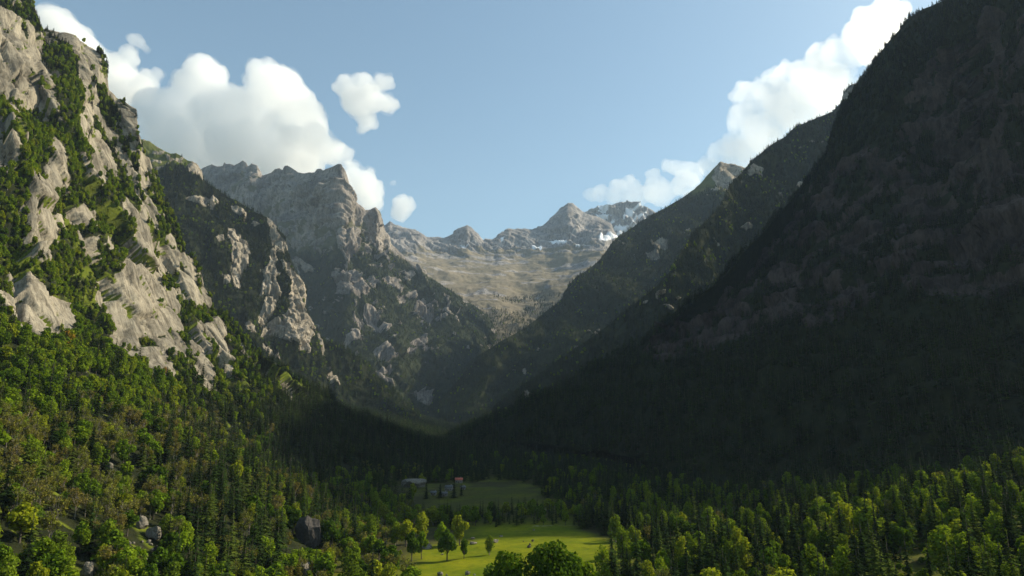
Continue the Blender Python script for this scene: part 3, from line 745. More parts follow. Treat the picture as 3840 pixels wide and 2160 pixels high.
def leaves(pts, nrm, size, r, asp=0.75):
    n = len(pts)
    nrm = nrm / (np.linalg.norm(nrm, axis=1, keepdims=True) + 1e-9)
    up = r.normal(size=(n, 3)); a = np.cross(nrm, up); a /= np.linalg.norm(a, axis=1, keepdims=True) + 1e-9
    b = np.cross(nrm, a); s = (size * r.uniform(0.6, 1.3, n))[:, None]
    V = np.stack([pts + a * s, pts + b * s * asp + nrm * s * .2, pts - a * s, pts - b * s * asp + nrm * s * .2], 1).reshape(-1, 3)
    return V, np.arange(4 * n).reshape(n, 4)

def lobes_for(kind, r):
    L = []
    if kind == 'broad':
        w = r.uniform(0.30, 0.40)
        for k in range(11):
            z = r.uniform(0.34, 0.86); a = r.uniform(0, 6.283)
            rad = w * math.sin(math.pi * min(1, (z - 0.12) / 0.88)) ** 0.7 * r.uniform(0.35, 1.0)
            L.append((rad * math.cos(a) * .75, rad * math.sin(a) * .75, z, r.uniform(0.10, 0.165)))
        L += [(0, 0, 0.88, 0.10), (0.02, 0, 0.62, 0.2)]
    elif kind == 'tall':
        for k in range(12):
            z = 0.24 + 0.70 * (k / 11) + r.uniform(-.02, .02); a = r.uniform(0, 6.283)
            rad = 0.15 * math.sin(math.pi * min(1, (z - 0.10) / 0.95)) * r.uniform(0.3, 1.1)
            L.append((rad * math.cos(a), rad * math.sin(a), z, 0.055 + 0.10 * math.sin(math.pi * min(1, max(0, (z - 0.05) / 1.0))) ** 1.2))
    elif kind == 'thin':
        for k in range(14):
            z = r.uniform(0.35, 0.92); a = r.uniform(0, 6.283); rad = r.uniform(0.05, 0.26)
            L.append((rad * math.cos(a), rad * math.sin(a), z, r.uniform(0.07, 0.12)))
    elif kind == 'bush':
        for k in range(9):
            z = r.uniform(0.15, 0.75); a = r.uniform(0, 6.283); rad = r.uniform(0.1, 0.5) * (1.1 - z)
            L.append((rad * math.cos(a), rad * math.sin(a), z, r.uniform(0.16, 0.26)))
    return L

def leafy(kind, seed, n, size, H=1.0):
    """unit-height broadleaf tree: trunk mesh, crown mesh"""
    r = np.random.default_rng(seed); L = lobes_for(kind, r); Lc = np.array(L)
    w = Lc[:, 3] ** 2; idx = r.choice(len(L), n, p=w / w.sum())
    d = r.normal(size=(n, 3)); d /= np.linalg.norm(d, axis=1, keepdims=True)
    rr = np.where(r.uniform(size=n) < 0.75, r.uniform(0.82, 1.08, n), r.uniform(0.3, 0.9, n))
    if kind == 'thin': rr = r.uniform(0.3, 1.15, n)
    P = Lc[idx, :3] + d * (Lc[idx, 3] * rr)[:, None]
    if kind == 'tall': P[:, 2] -= 0.03 * r.uniform(0, 1, n)
    nr = d * 0.9 + r.normal(size=(n, 3)) * 0.75 + np.array((0, 0, 0.25))
    V, F = leaves(P, nr, size, r, 0.6 if kind == 'tall' else 0.8)
    tw = 0.020 if kind != 'thin' else 0.014
    parts = []
    if kind != 'bush':
        parts.append(tube([(0, 0, -0.04), (0.004, 0.0, 0.2), (0.012, -0.008, 0.5), (0.0, 0.005, 0.85)], [tw * 1.5, tw, tw * .7, tw * .15], 6))
    for lx, ly, lz, lr in L[:(12 if kind != 'bush' else 6)]:
        z0 = max(0.02, lz * 0.55 - 0.06) if kind != 'bush' else -0.03
        parts.append(tube([(0, 0, z0), (lx * .5, ly * .5, (z0 + lz) * .5 + .03), (lx, ly, lz + lr * .3)], [tw * .5, tw * .32, tw * .1], 4))
        if kind == 'thin':
            for k in range(4):
                q = r.normal(size=3) * lr * .9; q[2] = abs(q[2]) + lr * .7
                parts.append(tube([(lx * .6, ly * .6, lz * .8), (lx + q[0], ly + q[1], lz + q[2])], [tw * .2, tw * .07], 3))
    return merge(parts), (V, F)

def spruce(seed, whorls, nb, sprays, width):
    r = np.random.default_rng(seed); P, Nn, S = [], [], []
    V, F = [], []
    for k in range(whorls):
        t = k / (whorls - 1); z = 0.10 + 0.88 * t
        rad = width * (1 - t) ** 0.85 * r.uniform(0.75, 1.15) + 0.008
        for j in range(nb if t < 0.8 else max(3, nb // 2)):
            a = 6.283 * (j + r.uniform(-.35, .35)) / nb + k * 1.7
            rr = rad * r.uniform(0.55, 1.2); z = 0.10 + 0.88 * min(1, max(0, t + r.uniform(-.55, .55) / whorls))
            ca, sa = math.cos(a), math.sin(a)
            for s in range(sprays):
                f0, f1 = s / sprays, (s + 1.15) / sprays
                dz = lambda f: -0.55 * rr * f + 0.22 * rr * f * f
                w = rr * 0.30 * (1.0 - 0.45 * f0) * (1.2 if sprays > 1 else 1.6) * r.uniform(.8, 1.2)
                m = (f0 + f1) / 2; o = len(V)
                V += [(ca * rr * f0, sa * rr * f0, z + dz(f0)), (ca * rr * m - sa * w, sa * rr * m + ca * w, z + dz(m) - 0.25 * w),
                      (ca * rr * f1, sa * rr * f1, z + dz(f1)), (ca * rr * m + sa * w, sa * rr * m - ca * w, z + dz(m) - 0.25 * w)]
                F.append((o, o + 1, o + 2, o + 3))
    o = len(V)
    V += [(0.008, 0, .95), (-0.004, .007, .95), (-0.004, -.007, .95), (0, 0, 1.03)]
    F += [(o, o + 1, o + 3), (o + 1, o + 2, o + 3), (o + 2, o, o + 3)]
    tr = tube([(0, 0, -0.04), (0, 0, 0.3), (0, 0, 0.97)], [0.016, 0.011, 0.003], 5)
    return (np.array(tr[0]), tr[1]), (np.array(V), F)

def proto(name, parts, trunk_mat, crown_mat):
    (tv_, tf), (cv, cf) = parts
    t = mesh_obj('trunk', tv_, tf, [trunk_mat]); c = mesh_obj('crown', cv, cf, [crown_mat])
    for o in (t, c): COL.objects.unlink(o)
    return t.data, c.data

PROTO = {}
PROTO['spruce'] = [proto('s', spruce(100 + k, 20, 8, 3, wd), M_BARK, T_CON) for k, wd in enumerate((0.20, 0.17, 0.23, 0.19))]
PROTO['beech'] = [proto('b', leafy('broad', 200 + k, 1500, 0.042), M_BARK, T_BRD) for k in range(5)]
PROTO['great_beech'] = [proto('b', leafy('broad', 260 + k, 7000, 0.019), M_BARK, T_BRD) for k in range(2)]
PAL['great_beech'] = PAL['beech']; PW['great_beech'] = PW['beech']
PROTO['birch'] = [proto('t', leafy('tall', 300 + k, 1300, 0.034), M_PALEBARK, T_BIR) for k in range(4)]
PROTO['thin'] = [proto('n', leafy('thin', 400 + k, 620, 0.026), M_PALEBARK, T_BRN) for k in range(4)]
PROTO['bush'] = [proto('u', leafy('bush', 500 + k, 500, 0.085), M_BARK, T_BRD) for k in range(2)]
PROTO['golden'] = [proto('g', leafy('tall', 600, 900, 0.034), M_BARK, T_BRN)]

def lod(name, parts, tmat, cmat):
    """one joined mesh for the instanced far woods"""
    (tv_, tf), (cv, cf) = parts
    V, F = merge([(list(tv_), tf), (list(cv), [tuple(int(i) for i in f) for f in cf])])
    o = mesh_obj(name, V, F, [tmat, cmat])
    o.data.polygons.foreach_set('material_index', np.array([0] * len(tf) + [1] * len(cf), np.int32))
    COL.objects.unlink(o)
    return o

WOOD = bpy.data.collections.new('wood_prototypes')
WIDX = {}
def add_lod(kind, o):
    o.name = '%03d_%s' % (len(WOOD.objects), kind)
    WIDX.setdefault(kind, []).append(len(WOOD.objects)); WOOD.objects.link(o)
for k in range(3): add_lod('spruce', lod('w', spruce(700 + k, 15, 7, 2, (0.20, 0.17, 0.22)[k]), M_BARK, M_CON))
for k in range(3): add_lod('spruce_far', lod('w', spruce(710 + k, 9, 6, 1, (0.20, 0.18, 0.23)[k]), M_BARK, M_CON))
for k in range(3): add_lod('beech', lod('w', leafy('broad', 720 + k, 650, 0.062), M_BARK, M_BRD))
for k in range(2): add_lod('beech_far', lod('w', leafy('broad', 730 + k, 170, 0.11), M_BARK, M_BRD))
for k in range(2): add_lod('birch', lod('w', leafy('tall', 740 + k, 560, 0.05), M_PALEBARK, M_BIR))
for k in range(2): add_lod('thin', lod('w', leafy('thin', 750 + k, 380, 0.034), M_PALEBARK, M_BRN))
for k in range(2): add_lod('bush', lod('w', leafy('bush', 760 + k, 260, 0.12), M_BARK, M_BRD))

# ------------------------------------------------------------------ where trees stand
def scatter(lname, dens, seed, vis=(-350, 4190)):
    D = LAYERS[lname]; S = D['S']; fo = D['at']['forest']
    r = np.random.default_rng(seed)
    e1 = S[:-1, 1:] - S[:-1, :-1]; e2 = S[1:, :-1] - S[:-1, :-1]
    ar = np.linalg.norm(np.cross(e1, e2), axis=2)
    f = (fo[:-1, :-1] + fo[1:, 1:]) / 2
    px, py = proj(S[:-1, :-1])
    ok = (px > vis[0]) & (px < vis[1]) & (py > -250) & (py < 2700) & (S[:-1, :-1, 1] > 60)
    stand = np.clip(0.85 + 0.9 * fbm(S[:-1, :-1] / 38, 3, 91), 0.45, 1.7)     # stands and gaps
    w = ar * f * ok * (f > 0.25) * stand
    n = int(w.sum() * dens)
    c = r.choice(w.size, n, p=(w / w.sum()).ravel()); i, j = np.unravel_index(c, w.shape)
    a, b = r.uniform(size=n)[:, None], r.uniform(size=n)[:, None]
    P = S[i, j] * (1 - a) * (1 - b) + S[i, j + 1] * a * (1 - b) + S[i + 1, j] * (1 - a) * b + S[i + 1, j + 1] * a * b
    return P, D['tv'][i, j], r

TR = []      # kind, x, y, z, height, layer
def add_trees(P, H, K, lname):
    for p, h, k in zip(P, H, K): TR.append((k, p[0], p[1], p[2] - 0.2, h, lname))

P, t, r = scatter('mountain_left_wall', 0.040, 1)
sel = (t > 0.34) | (r.uniform(size=len(P)) < 0.55); P, t = P[sel], t[sel]
px, py = proj(P); n = len(P); u = r.uniform(size=n)
nz = fbm(P / 55, 3, 801)
con = 0.13 + 0.50 * sstep(480, 800, px) * sstep(1250, 1420, py) + 0.35 * (t > 0.86) + 0.25 * (nz > 0.25)
brn = 0.55 * sstep(900, 500, px) * sstep(1480, 1620, py) * sstep(2130, 1950, py) * (nz < 0.3) + 0.14 * (py > 1600)
con = con + 0.9 * sstep(960, 1150, px) * sstep(1420, 1520, py) * sstep(1800, 1700, py)
K = np.where(u < con, 'spruce', np.where(u < con + brn, 'thin', np.where(r.uniform(size=n) < 0.30, 'birch', 'beech')))
steep = (t > 0.36)
K = np.where(steep & (K == 'beech') & (r.uniform(size=n) < 0.45), 'bush', K); K = np.where(steep & (K == 'thin'), 'beech', K)
H = np.where(K == 'spruce', r.uniform(11, 23, n), np.where(K == 'bush', r.uniform(3.5, 7.5, n), np.where(K == 'thin', r.uniform(9, 14, n), r.uniform(9, 15.5, n))))
H = H * np.where(steep, 0.72, np.where(K == 'spruce', 1.12, 1.0)) * np.where(P[:, 1] > 980, 1.15, 1)
add_trees(P, H, K, 'mountain_left_wall')

def simple_wood(lname, dens, seed, cfrac, hlo, hhi):
    P, t, r = scatter(lname, dens, seed); n = len(P)
    nz = fbm(P / 90, 3, 811)
    K = np.where(r.uniform(size=n) < cfrac + 0.3 * (nz - 0.1), 'spruce_far', 'beech_far')
    H = np.where(K == 'spruce_far', r.uniform(hlo, hhi, n), r.uniform(hlo * .65, hhi * .62, n))
    add_trees(P, H, K, lname)
simple_wood('mountain_second_ridge', 0.016, 2, 0.98, 12, 24)
simple_wood('mountain_great_peak', 0.0068, 3, 1.05, 13, 26)
simple_wood('mountain_right_mid_ridge', 0.014, 4, 1.0, 12, 25)
simple_wood('mountain_right_far_ridge', 0.010, 5, 1.02, 12, 25)
simple_wood('mountain_right_wall', 0.014, 6, 1.3, 11, 24)
simple_wood('mountain_valley_head', 0.0055, 8, 1.05, 13, 24)

def ground_wood(poly, dens, seed, kinds, hs, avoid=()):
    r = np.random.default_rng(seed)
    xs, ys = [p[0] for p in poly], [p[1] for p in poly]
    n = int((max(xs) - min(xs)) * (max(ys) - min(ys)) * dens)
    x, y = r.uniform(min(xs), max(xs), n), r.uniform(min(ys), max(ys), n)
    ok = poly_sd(x, y, poly) > 0
    for pl in avoid: ok &= poly_sd(x, y, pl) < 0
    x, y = x[ok], y[ok]; z = floor_z(x, y)
    K = r.choice([k for k, _ in kinds], len(x), p=[p for _, p in kinds])
    for k, a, b, c in zip(K, x, y, z):
        lo, hi = hs[k]; TR.append((k, a, b, c - 0.2, r.uniform(lo, hi), 'ground'))
HS = dict(spruce=(12, 23), spruce_far=(12, 23), beech=(9, 16), birch=(10, 18), thin=(8, 13), bush=(2, 4.5))
LOWC = [(-165,262),(-145,262),(-125,285),(-130,300),(-150,298),(-165,280)]
ground_wood([(-185,240),(-90,240),(-90,330),(-185,330)], 0.02, 28, [('bush', 1.0)], dict(bush=(1.0, 3.2)))
HSR = dict(HS, spruce=(10, 26), birch=(7, 18), beech=(5, 14))
VIL = [(-130,700),(-85,640),(-30,640),(30,700),(45,760),(0,830),(-90,830),(-130,780)]
ground_wood([(-330,215),(-38,215),(-38,300),(-52,345),(-64,385),(-62,430),(-24,455),(-34,500),(-80,560),(-85,640),(-160,700),(-330,300)], 0.0095, 21, [('spruce', .2), ('beech', .34), ('birch', .2), ('thin', .26)], HS, [LOWC, MEAD])
ground_wood([(40,170),(40,320),(50,362),(64,395),(62,425),(54,455),(48,490),(54,545),(50,650),(190,690),(270,520),(440,470),(440,170)], 0.0128, 22, [('spruce', .58), ('beech', .17), ('birch', .21), ('thin', .04)], HSR, [[(50,355),(72,355),(76,385),(60,385)], MEAD])
ground_wood([(-24,455),(70,478),(66,545),(50,650),(190,690),(220,1000),(240,1400),(-60,1150),(-150,900),(-160,700),(-85,560),(-34,500)], 0.0125, 23, [('spruce', .93), ('beech', .07)], HS, [VIL, MEAD])
ground_wood([(-78,508),(-30,503),(60,506),(60,570),(20,585),(-40,575),(-80,580)], 0.02, 26, [('spruce', .6), ('beech', .4)], dict(HS, spruce=(8, 17), beech=(6, 12)))
ground_wood([(-800,1250),(-60,1250),(-60,1900),(-800,1900)], 0.006, 27, [('spruce_far', 1.0)], HS)
ground_wood([(-800,1900),(-60,1900),(330,1900),(350,2900),(-800,2900)], 0.006, 25, [('spruce_far', 1.0)], HS)
ground_wood([(-150,900),(240,1000),(330,1900),(-60,1900)], 0.006, 24, [('spruce_far', 1.0)], HS)
ground_wood([(42,170),(42,320),(56,362),(70,400),(90,480),(200,520),(330,360),(330,170)], 0.02, 29, [('bush', 1.0)], dict(bush=(1.2, 4.0)), [MEAD])
ground_wood([(-330,200),(-40,215),(-54,345),(-66,430),(-200,430),(-330,300)], 0.012, 30, [('bush', 1.0)], dict(bush=(1.2, 3.5)), [MEAD])
# named trees; x comes from the photo column at the tree's own distance
SPECIAL = []
def sp(kind, sx, Y, H, wx, name, label, cat='tree', col=None, var=None):
    x = 0.0
    for _ in range(4):
        z = float(floor_z(np.array([x]), np.array([float(Y)]))[0]); x = (sx - CX) / FPX * (Y * cp + (z - CAM_H) * sp_)
    SPECIAL.append((kind, x, Y, z - 0.15, H, random.uniform(0, 6), name, label, cat, None, wx, var, col))
sp('great_beech', 1888, 226, 28, 0.92, 'beech_tree', 'big dark broadleaf tree standing before the sunny meadow', col=0, var=0)
sp('great_beech', 2092, 224, 31, 0.95, 'beech_tree', 'biggest dark broadleaf tree, where meadow and right-hand wood meet', col=0, var=1)
sp('beech', 2150, 240, 25, 0.85, 'beech_tree', 'brown-green tree crowding the biggest dark broadleaf tree from the right', col=1, var=3)
sp('beech', 1676, 381, 16.5, 0.85, 'beech_tree', 'dark round tree casting the longest shadow on the meadow', col=0, var=0)
sp('beech', 1740, 384, 10.5, 0.78, 'beech_tree', 'small dark tree beside the dark round meadow tree', col=0, var=3)
sp('birch', 1835, 393, 10.5, 1.0, 'birch_tree', 'lone small tree out in the sunny meadow beside a boulder', col=0, var=1)
sp('beech', 1543, 378, 16, 0.7, 'beech_tree', 'dark green tree at the left corner of the meadow', col=0, var=4)
sp('beech', 1580, 386, 15, 0.7, 'beech_tree', 'mid green tree over the boulder at the left corner of the meadow', col=1, var=2)
sp('beech', 1723, 430, 18, 0.8, 'beech_tree', 'tall olive tree behind the dark round meadow tree', col=3, var=1)
sp('birch', 1580, 440, 18.5, 0.9, 'birch_tree', 'tall narrow yellowish tree behind the left corner of the meadow', col=2, var=2)
sp('beech', 1655, 425, 15, 0.8, 'beech_tree', 'green tree between the tall olive and tall narrow trees', col=2, var=0)
sp('thin', 1520, 315, 12, 1.35, 'thinning_tree', 'wide brownish twiggy tree at the near left edge of the meadow', col=0, var=0)
sp('thin', 1465, 330, 12, 1.2, 'thinning_tree', 'olive twiggy tree next to the wide twiggy tree by the meadow', col=1, var=1)
sp('spruce', 1390, 290, 22, 1.0, 'spruce_tree', 'dark spruce standing alone among twiggy trees left of the meadow', 'spruce', col=0)
sp('beech', 1237, 400, 19, 0.85, 'beech_tree', 'dark domed tree right of the giant shaded boulder', col=0, var=2)
sp('beech', 1298, 268, 11.5, 0.95, 'beech_tree', 'bright yellow-green tree left of the alone-standing dark spruce', col=3, var=3)
sp('thin', 690, 300, 21, 0.62, 'thinning_tree', 'tall bare-stemmed tree beside the stony clearing', col=0, var=2)
sp('beech', 690, 232, 15, 0.9, 'beech_tree', 'dense dark green tree below the stony clearing', col=1, var=1)
sp('beech', 860, 236, 14, 0.9, 'beech_tree', 'dense green tree right of the dark tree below the clearing', col=1, var=4)
sp('beech', 610, 330, 8.5, 0.8, 'beech_tree', 'little bright lime-green tree at the top of the stony clearing', col=3, var=0)
sp('beech', 330, 262, 18, 0.9, 'beech_tree', 'big leafy green tree left of the stony clearing', col=2, var=4)
sp('beech', 440, 258, 14, 0.7, 'beech_tree', 'rust-tinged tree hugging the stony clearing', col=4, var=0)
sp('birch', 3170, 335, 22, 1.3, 'birch_tree', 'tall light tree with a rounded head up the right bank', col=2, var=0)
sp('birch', 3255, 330, 19, 1.5, 'birch_tree', 'broad light tree touching the round-headed tree up the right bank', col=1, var=3)
sp('birch', 3560, 250, 20, 1.2, 'birch_tree', 'silvery green glittering tree high on the right bank', col=1, var=2)
sp('birch', 2950, 235, 17, 1.6, 'birch_tree', 'bushy pale green tree low in the right-hand wood', col=2, var=1)
sp('birch', 2680, 250, 17, 1.5, 'birch_tree', 'bushy lime tree low in the right-hand wood', col=2, var=0)
sp('birch', 2265, 300, 18, 0.8, 'birch_tree', 'pale column-shaped tree at the right edge of the meadow', col=1, var=2)
sp('spruce', 1598, 692, 21, 1.0, 'spruce_tree', 'tall black spruce standing left of the small slate hut', 'spruce', col=0)
sp('spruce', 1650, 700, 17, 1.1, 'spruce_tree', 'black spruce between the two front slate huts', 'spruce', col=0)
sp('spruce', 1702, 700, 18, 1.1, 'spruce_tree', 'black spruce in front of the red-roofed hut', 'spruce', col=0)
sp('beech', 1548, 690, 16, 0.8, 'beech_tree', 'yellow-green tree before the long pale rock', col=3, var=2)
sp('spruce', 1730, 715, 13, 1.1, 'spruce_tree', 'short black spruce beside the small stone shed', 'spruce', col=0)
CLEAR_VIEWS = [(1560, 1990, 2230, 2160, 500), (1100, 1950, 1190, 2050, 395), (1100, 2100, 1170, 2160, 300), (285, 2090, 345, 2160, 260), (500, 1955, 595, 2040, 330), (560, 2040, 640, 2090, 262), (1560, 1780, 1760, 1870, 760), (1340, 2000, 1440, 2160, 285), (1190, 1900, 1290, 2030, 395)]

# ------------------------------------------------------------------ the largest ones in view are single trees, the rest are woods
def in_frame(T):
    a = np.array([(t[1], t[2], t[3]) for t in T]); h = np.array([t[4] for t in T])
    px, py = proj(a); tx, ty = proj(a + np.stack([h * 0, h * 0, h], 1))
    d = np.linalg.norm(a - np.array((0, 0, CAM_H)), axis=1)
    vis = (tx > 10) & (tx < 3830) & (ty < 2130) & (ty > 5)
    return np.where(vis, h / d, 0)
KEEP = []
for (a0, b0, a1, b1, dmax) in CLEAR_VIEWS: KEEP.append((a0, b0, a1, b1, dmax))
def blocks(t):
    p = np.array(t[1:4]); sx, sb = proj(p); _, st = proj(p + np.array((0, 0, t[4]))); w = 0.22 * (sb - st)
    return any(t[2] < d and sx + w > a0 and sx - w < a1 and st < b1 and sb > b0 for a0, b0, a1, b1, d in KEEP)
TR = [t for t in TR if not (t[2] < 900 and blocks(t))]
SIZE = in_frame(TR)
ALIAS = {'spruce_far': 'spruce', 'beech_far': 'beech'}
NAMES = {'spruce': ('spruce_tree', 'spruce', 'pointed spruce'), 'beech': ('beech_tree', 'tree', 'round-crowned broadleaf tree'), 'birch': ('birch_tree', 'birch', 'slender birch'), 'thin': ('thinning_tree', 'tree', 'half-bare twiggy tree')}
def zone(t):
    px, py = (float(q) for q in proj(np.array(t[1:4])))
    if t[5] == 'mountain_left_wall':
        if py < 1420: return 'on a ledge of the granite wall'
        if py < 1620: return 'right below the granite slabs'
        if px > 900: return 'on the slope above the huts'
        return 'midway down the left slope' if py < 1900 else 'low on the left slope'
    if t[2] > 640: return 'on the shaded valley floor by the huts'
    if t[1] < 0: return 'left of the meadow' if t[2] > 330 else 'near the boulders left of the meadow'
    if t[2] > 430: return 'behind the meadow in the right-hand wood'
    return 'in the wood right beside the meadow' if t[1] < 120 else 'up the bank of the right-hand wood'

def plant(kind, x, y, z, h, rz, name, label, cat, group, wx=1.0, var=None, col=None):
    pv = PROTO[kind]; tm, cm = pv[var if var is not None else int(rng.integers(len(pv)))]
    e = bpy.data.objects.new(name, None); COL.objects.link(e)
    e.location = (x, y, z); e.rotation_euler = (0, 0, rz); e.scale = (h * wx, h * wx, h); e.empty_display_size = 0.1
    k = int(rng.choice(len(PAL[kind]), p=PW[kind])) if col is None else col
    cn, c = PAL[kind][k]
    tag(e, label.replace('COLOUR', cn), cat, group)
    j_ = rng.uniform(0.88, 1.12)
    for nm, me in (('trunk', tm), ('crown', cm)):
        o = bpy.data.objects.new(nm, me); COL.objects.link(o); o.parent = e
        o.color = (c[0] * j_, c[1] * j_, c[2], 1)
    return e

single = np.zeros(len(TR), bool)
kinds = np.array([ALIAS.get(t[0], t[0]) for t in TR])
for kd, lim in (('spruce', 290), ('beech', 200), ('birch', 200), ('thin', 200)):
    idx = np.where(kinds == kd)[0]; idx = idx[np.argsort(-SIZE[idx])][:lim]; idx = idx[SIZE[idx] > 0]
    single[idx] = True
for i in np.where(single)[0]:
    k, x, y, z, h, ln = TR[i]; k = ALIAS.get(k, k); nm, cat, base = NAMES[k]; zn = zone(TR[i])
    wx = rng.uniform(0.82, 1.2)
    hw = ('tall' if h > 17 else 'short' if h < 11.5 else 'medium-sized') + (' broad' if wx > 1.08 else ' narrow' if wx < 0.92 else '')
    ck = 0 if ('wood' in zn and rng.uniform() < 0.5) else None
    plant(k, x, y, z, h, rng.uniform(0, 6.283), nm, '%s COLOUR %s %s' % (hw, base, zn), cat, base.replace('birch', 'birche') + 's ' + zn, wx, None, ck)
for a in SPECIAL: plant(*a[:6], *a[6:])

def wood(name, label, items):
    n = len(items)
    me = bpy.data.meshes.new(name); me.vertices.add(n)
    me.vertices.foreach_set('co', np.array([(t[1], t[2], t[3]) for t in items], np.float32).ravel())
    for an, ty, val in (('pick', 'INT', [int(rng.choice(WIDX[t[0]])) for t in items]), ('size', 'FLOAT', [t[4] for t in items]), ('turn', 'FLOAT', rng.uniform(0, 6.28, n))):
        a = me.attributes.new(an, ty, 'POINT'); a.data.foreach_set('value', np.array(val, np.int32 if ty == 'INT' else np.float32))
    o = bpy.data.objects.new(name, me); COL.objects.link(o)
    md = o.modifiers.new('wood', 'NODES'); md.node_group = WOOD_NODES
    return tag(o, label, 'forest', kind='stuff')

g = bpy.data.node_groups.new('wood', 'GeometryNodeTree'); WOOD_NODES = g
g.interface.new_socket('Geometry', in_out='INPUT', socket_type='NodeSocketGeometry'); g.interface.new_socket('Geometry', in_out='OUTPUT', socket_type='NodeSocketGeometry')
gi, go = g.nodes.new('NodeGroupInput'), g.nodes.new('NodeGroupOutput')
ci = g.nodes.new('GeometryNodeCollectionInfo'); ci.inputs['Collection'].default_value = WOOD
ci.inputs['Separate Children'].default_value = True; ci.inputs['Reset Children'].default_value = True
ip = g.nodes.new('GeometryNodeInstanceOnPoints'); ip.inputs['Pick Instance'].default_value = True
def named(n, ty):
    a = g.nodes.new('GeometryNodeInputNamedAttribute'); a.data_type = ty; a.inputs['Name'].default_value = n
    return [s for s in a.outputs if s.enabled and s.name == 'Attribute'][0]
cx_ = g.nodes.new('ShaderNodeCombineXYZ'); g.links.new(named('turn', 'FLOAT'), cx_.inputs[2])
g.links.new(gi.outputs[0], ip.inputs['Points']); g.links.new(ci.outputs[0], ip.inputs['Instance'])
g.links.new(named('pick', 'INT'), ip.inputs['Instance Index']); g.links.new(cx_.outputs[0], ip.inputs['Rotation'])
g.links.new(named('size', 'FLOAT'), ip.inputs['Scale']); g.links.new(ip.outputs[0], go.inputs[0])

rest = {}
for i, t in enumerate(TR):
    if not single[i]: rest.setdefault(t[5], []).append(t)
WLAB = {'mountain_left_wall': 'mixed green wood covering the granite wall ledges and slope on the left', 'mountain_second_ridge': 'dark conifer forest on the second ridge on the left',
 'mountain_great_peak': 'distant conifer forest under the great pointed peak', 'mountain_right_mid_ridge': 'sunlit-topped conifer forest on the middle right ridge',
 'mountain_right_far_ridge': 'hazy conifer forest on the far right ridge', 'mountain_right_wall': 'shaded forest on the dark right wall',
 'mountain_valley_head': 'sparse trees at the lip of the hanging valley', 'ground': 'woodland on the valley floor'}
for ln, items in rest.items(): wood('forest', WLAB[ln], items)
print('TREES', len(TR), {k: len(v) for k, v in rest.items()})

# ------------------------------------------------------------------ boulders and huts
dg = bpy.context.evaluated_depsgraph_get()
BV = [BVHTree.FromObject(o, dg) for o in (ground, LAYERS['mountain_left_wall']['obj'])]
def hit(sx, sy):
    q = W(sx, sy, 1000.0) - np.array((0, 0, CAM_H)); d = Vector(q).normalized()
    best = None
    for t in BV:
        h = t.ray_cast(Vector((0, 0, CAM_H)), d)
        if h[0] is not None and (best is None or h[3] < best[1]): best = (h[0], h[3])
    return best[0] if best else None

def granite(name, c1_, c2_):
    return plain_mat(name, c1_, c2_, 0.9, 0.9, 0.6)
M_B1 = granite('pale_granite', (0.10, 0.09, 0.072), (0.24, 0.215, 0.17))
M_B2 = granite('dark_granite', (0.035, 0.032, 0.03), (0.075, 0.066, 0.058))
def boulder(sx, sy, wpx, asp, label, seed, mat=None, flat=1.0, group=None, depth=0.85):
    """wpx: width in photo pixels, asp: height/width; sits where the pixel meets the ground"""
    p = hit(sx, sy)
    if p is None: return
    w = wpx / FPX * (p - Vector((0, 0, CAM_H))).length * (0.8 if sx < 700 else 1.0); h = w * asp
    r = np.random.default_rng(seed)
    bm = bmesh.new(); bmesh.ops.create_icosphere(bm, subdivisions=4, radius=1.0)
    V = np.array([v.co for v in bm.verts])
    for k in range(13):                                           # cleaved faces
        n = r.normal(size=3); n[2] = n[2] * 0.8 + 0.1; n /= np.linalg.norm(n); c = r.uniform(0.50, 0.88)
        d = V @ n - c; V = np.where((d > 0)[:, None], V - np.outer(d * 0.96, n), V)
    V *= (1 + 0.16 * fbm(V * 1.8 + seed, 4, seed) + 0.05 * fbm(V * 7 + seed, 3, seed))[:, None]
    V[:, 2] = np.where(V[:, 2] > 0.55 * flat, 0.55 * flat + (V[:, 2] - 0.55 * flat) * (0.35 if flat < 1 else 1), V[:, 2])
    ext = np.ptp(V, axis=0); V = V / ext
    V[:, 2] -= V[:, 2].min(); V = V * np.array((w, w * depth, h * 1.28)) - np.array((0, 0, h * 0.28))
    for v, q in zip(bm.verts, V): v.co = q
    me = bpy.data.meshes.new('boulder'); bm.to_mesh(me); bm.free(); me.materials.append(mat or M_B1)
    o = bpy.data.objects.new('boulder', me); COL.objects.link(o)
    o.location = p + Vector((0, w * depth * 0.4, 0)); o.rotation_euler = (0, 0, r.uniform(-.5, .5))
    o.location.z = min(p.z, p.z) 
    return tag(o, label, 'boulder', group)
c5 = lambda x, y: (1400 + x / 3.22, 1900 + y / 3.22)
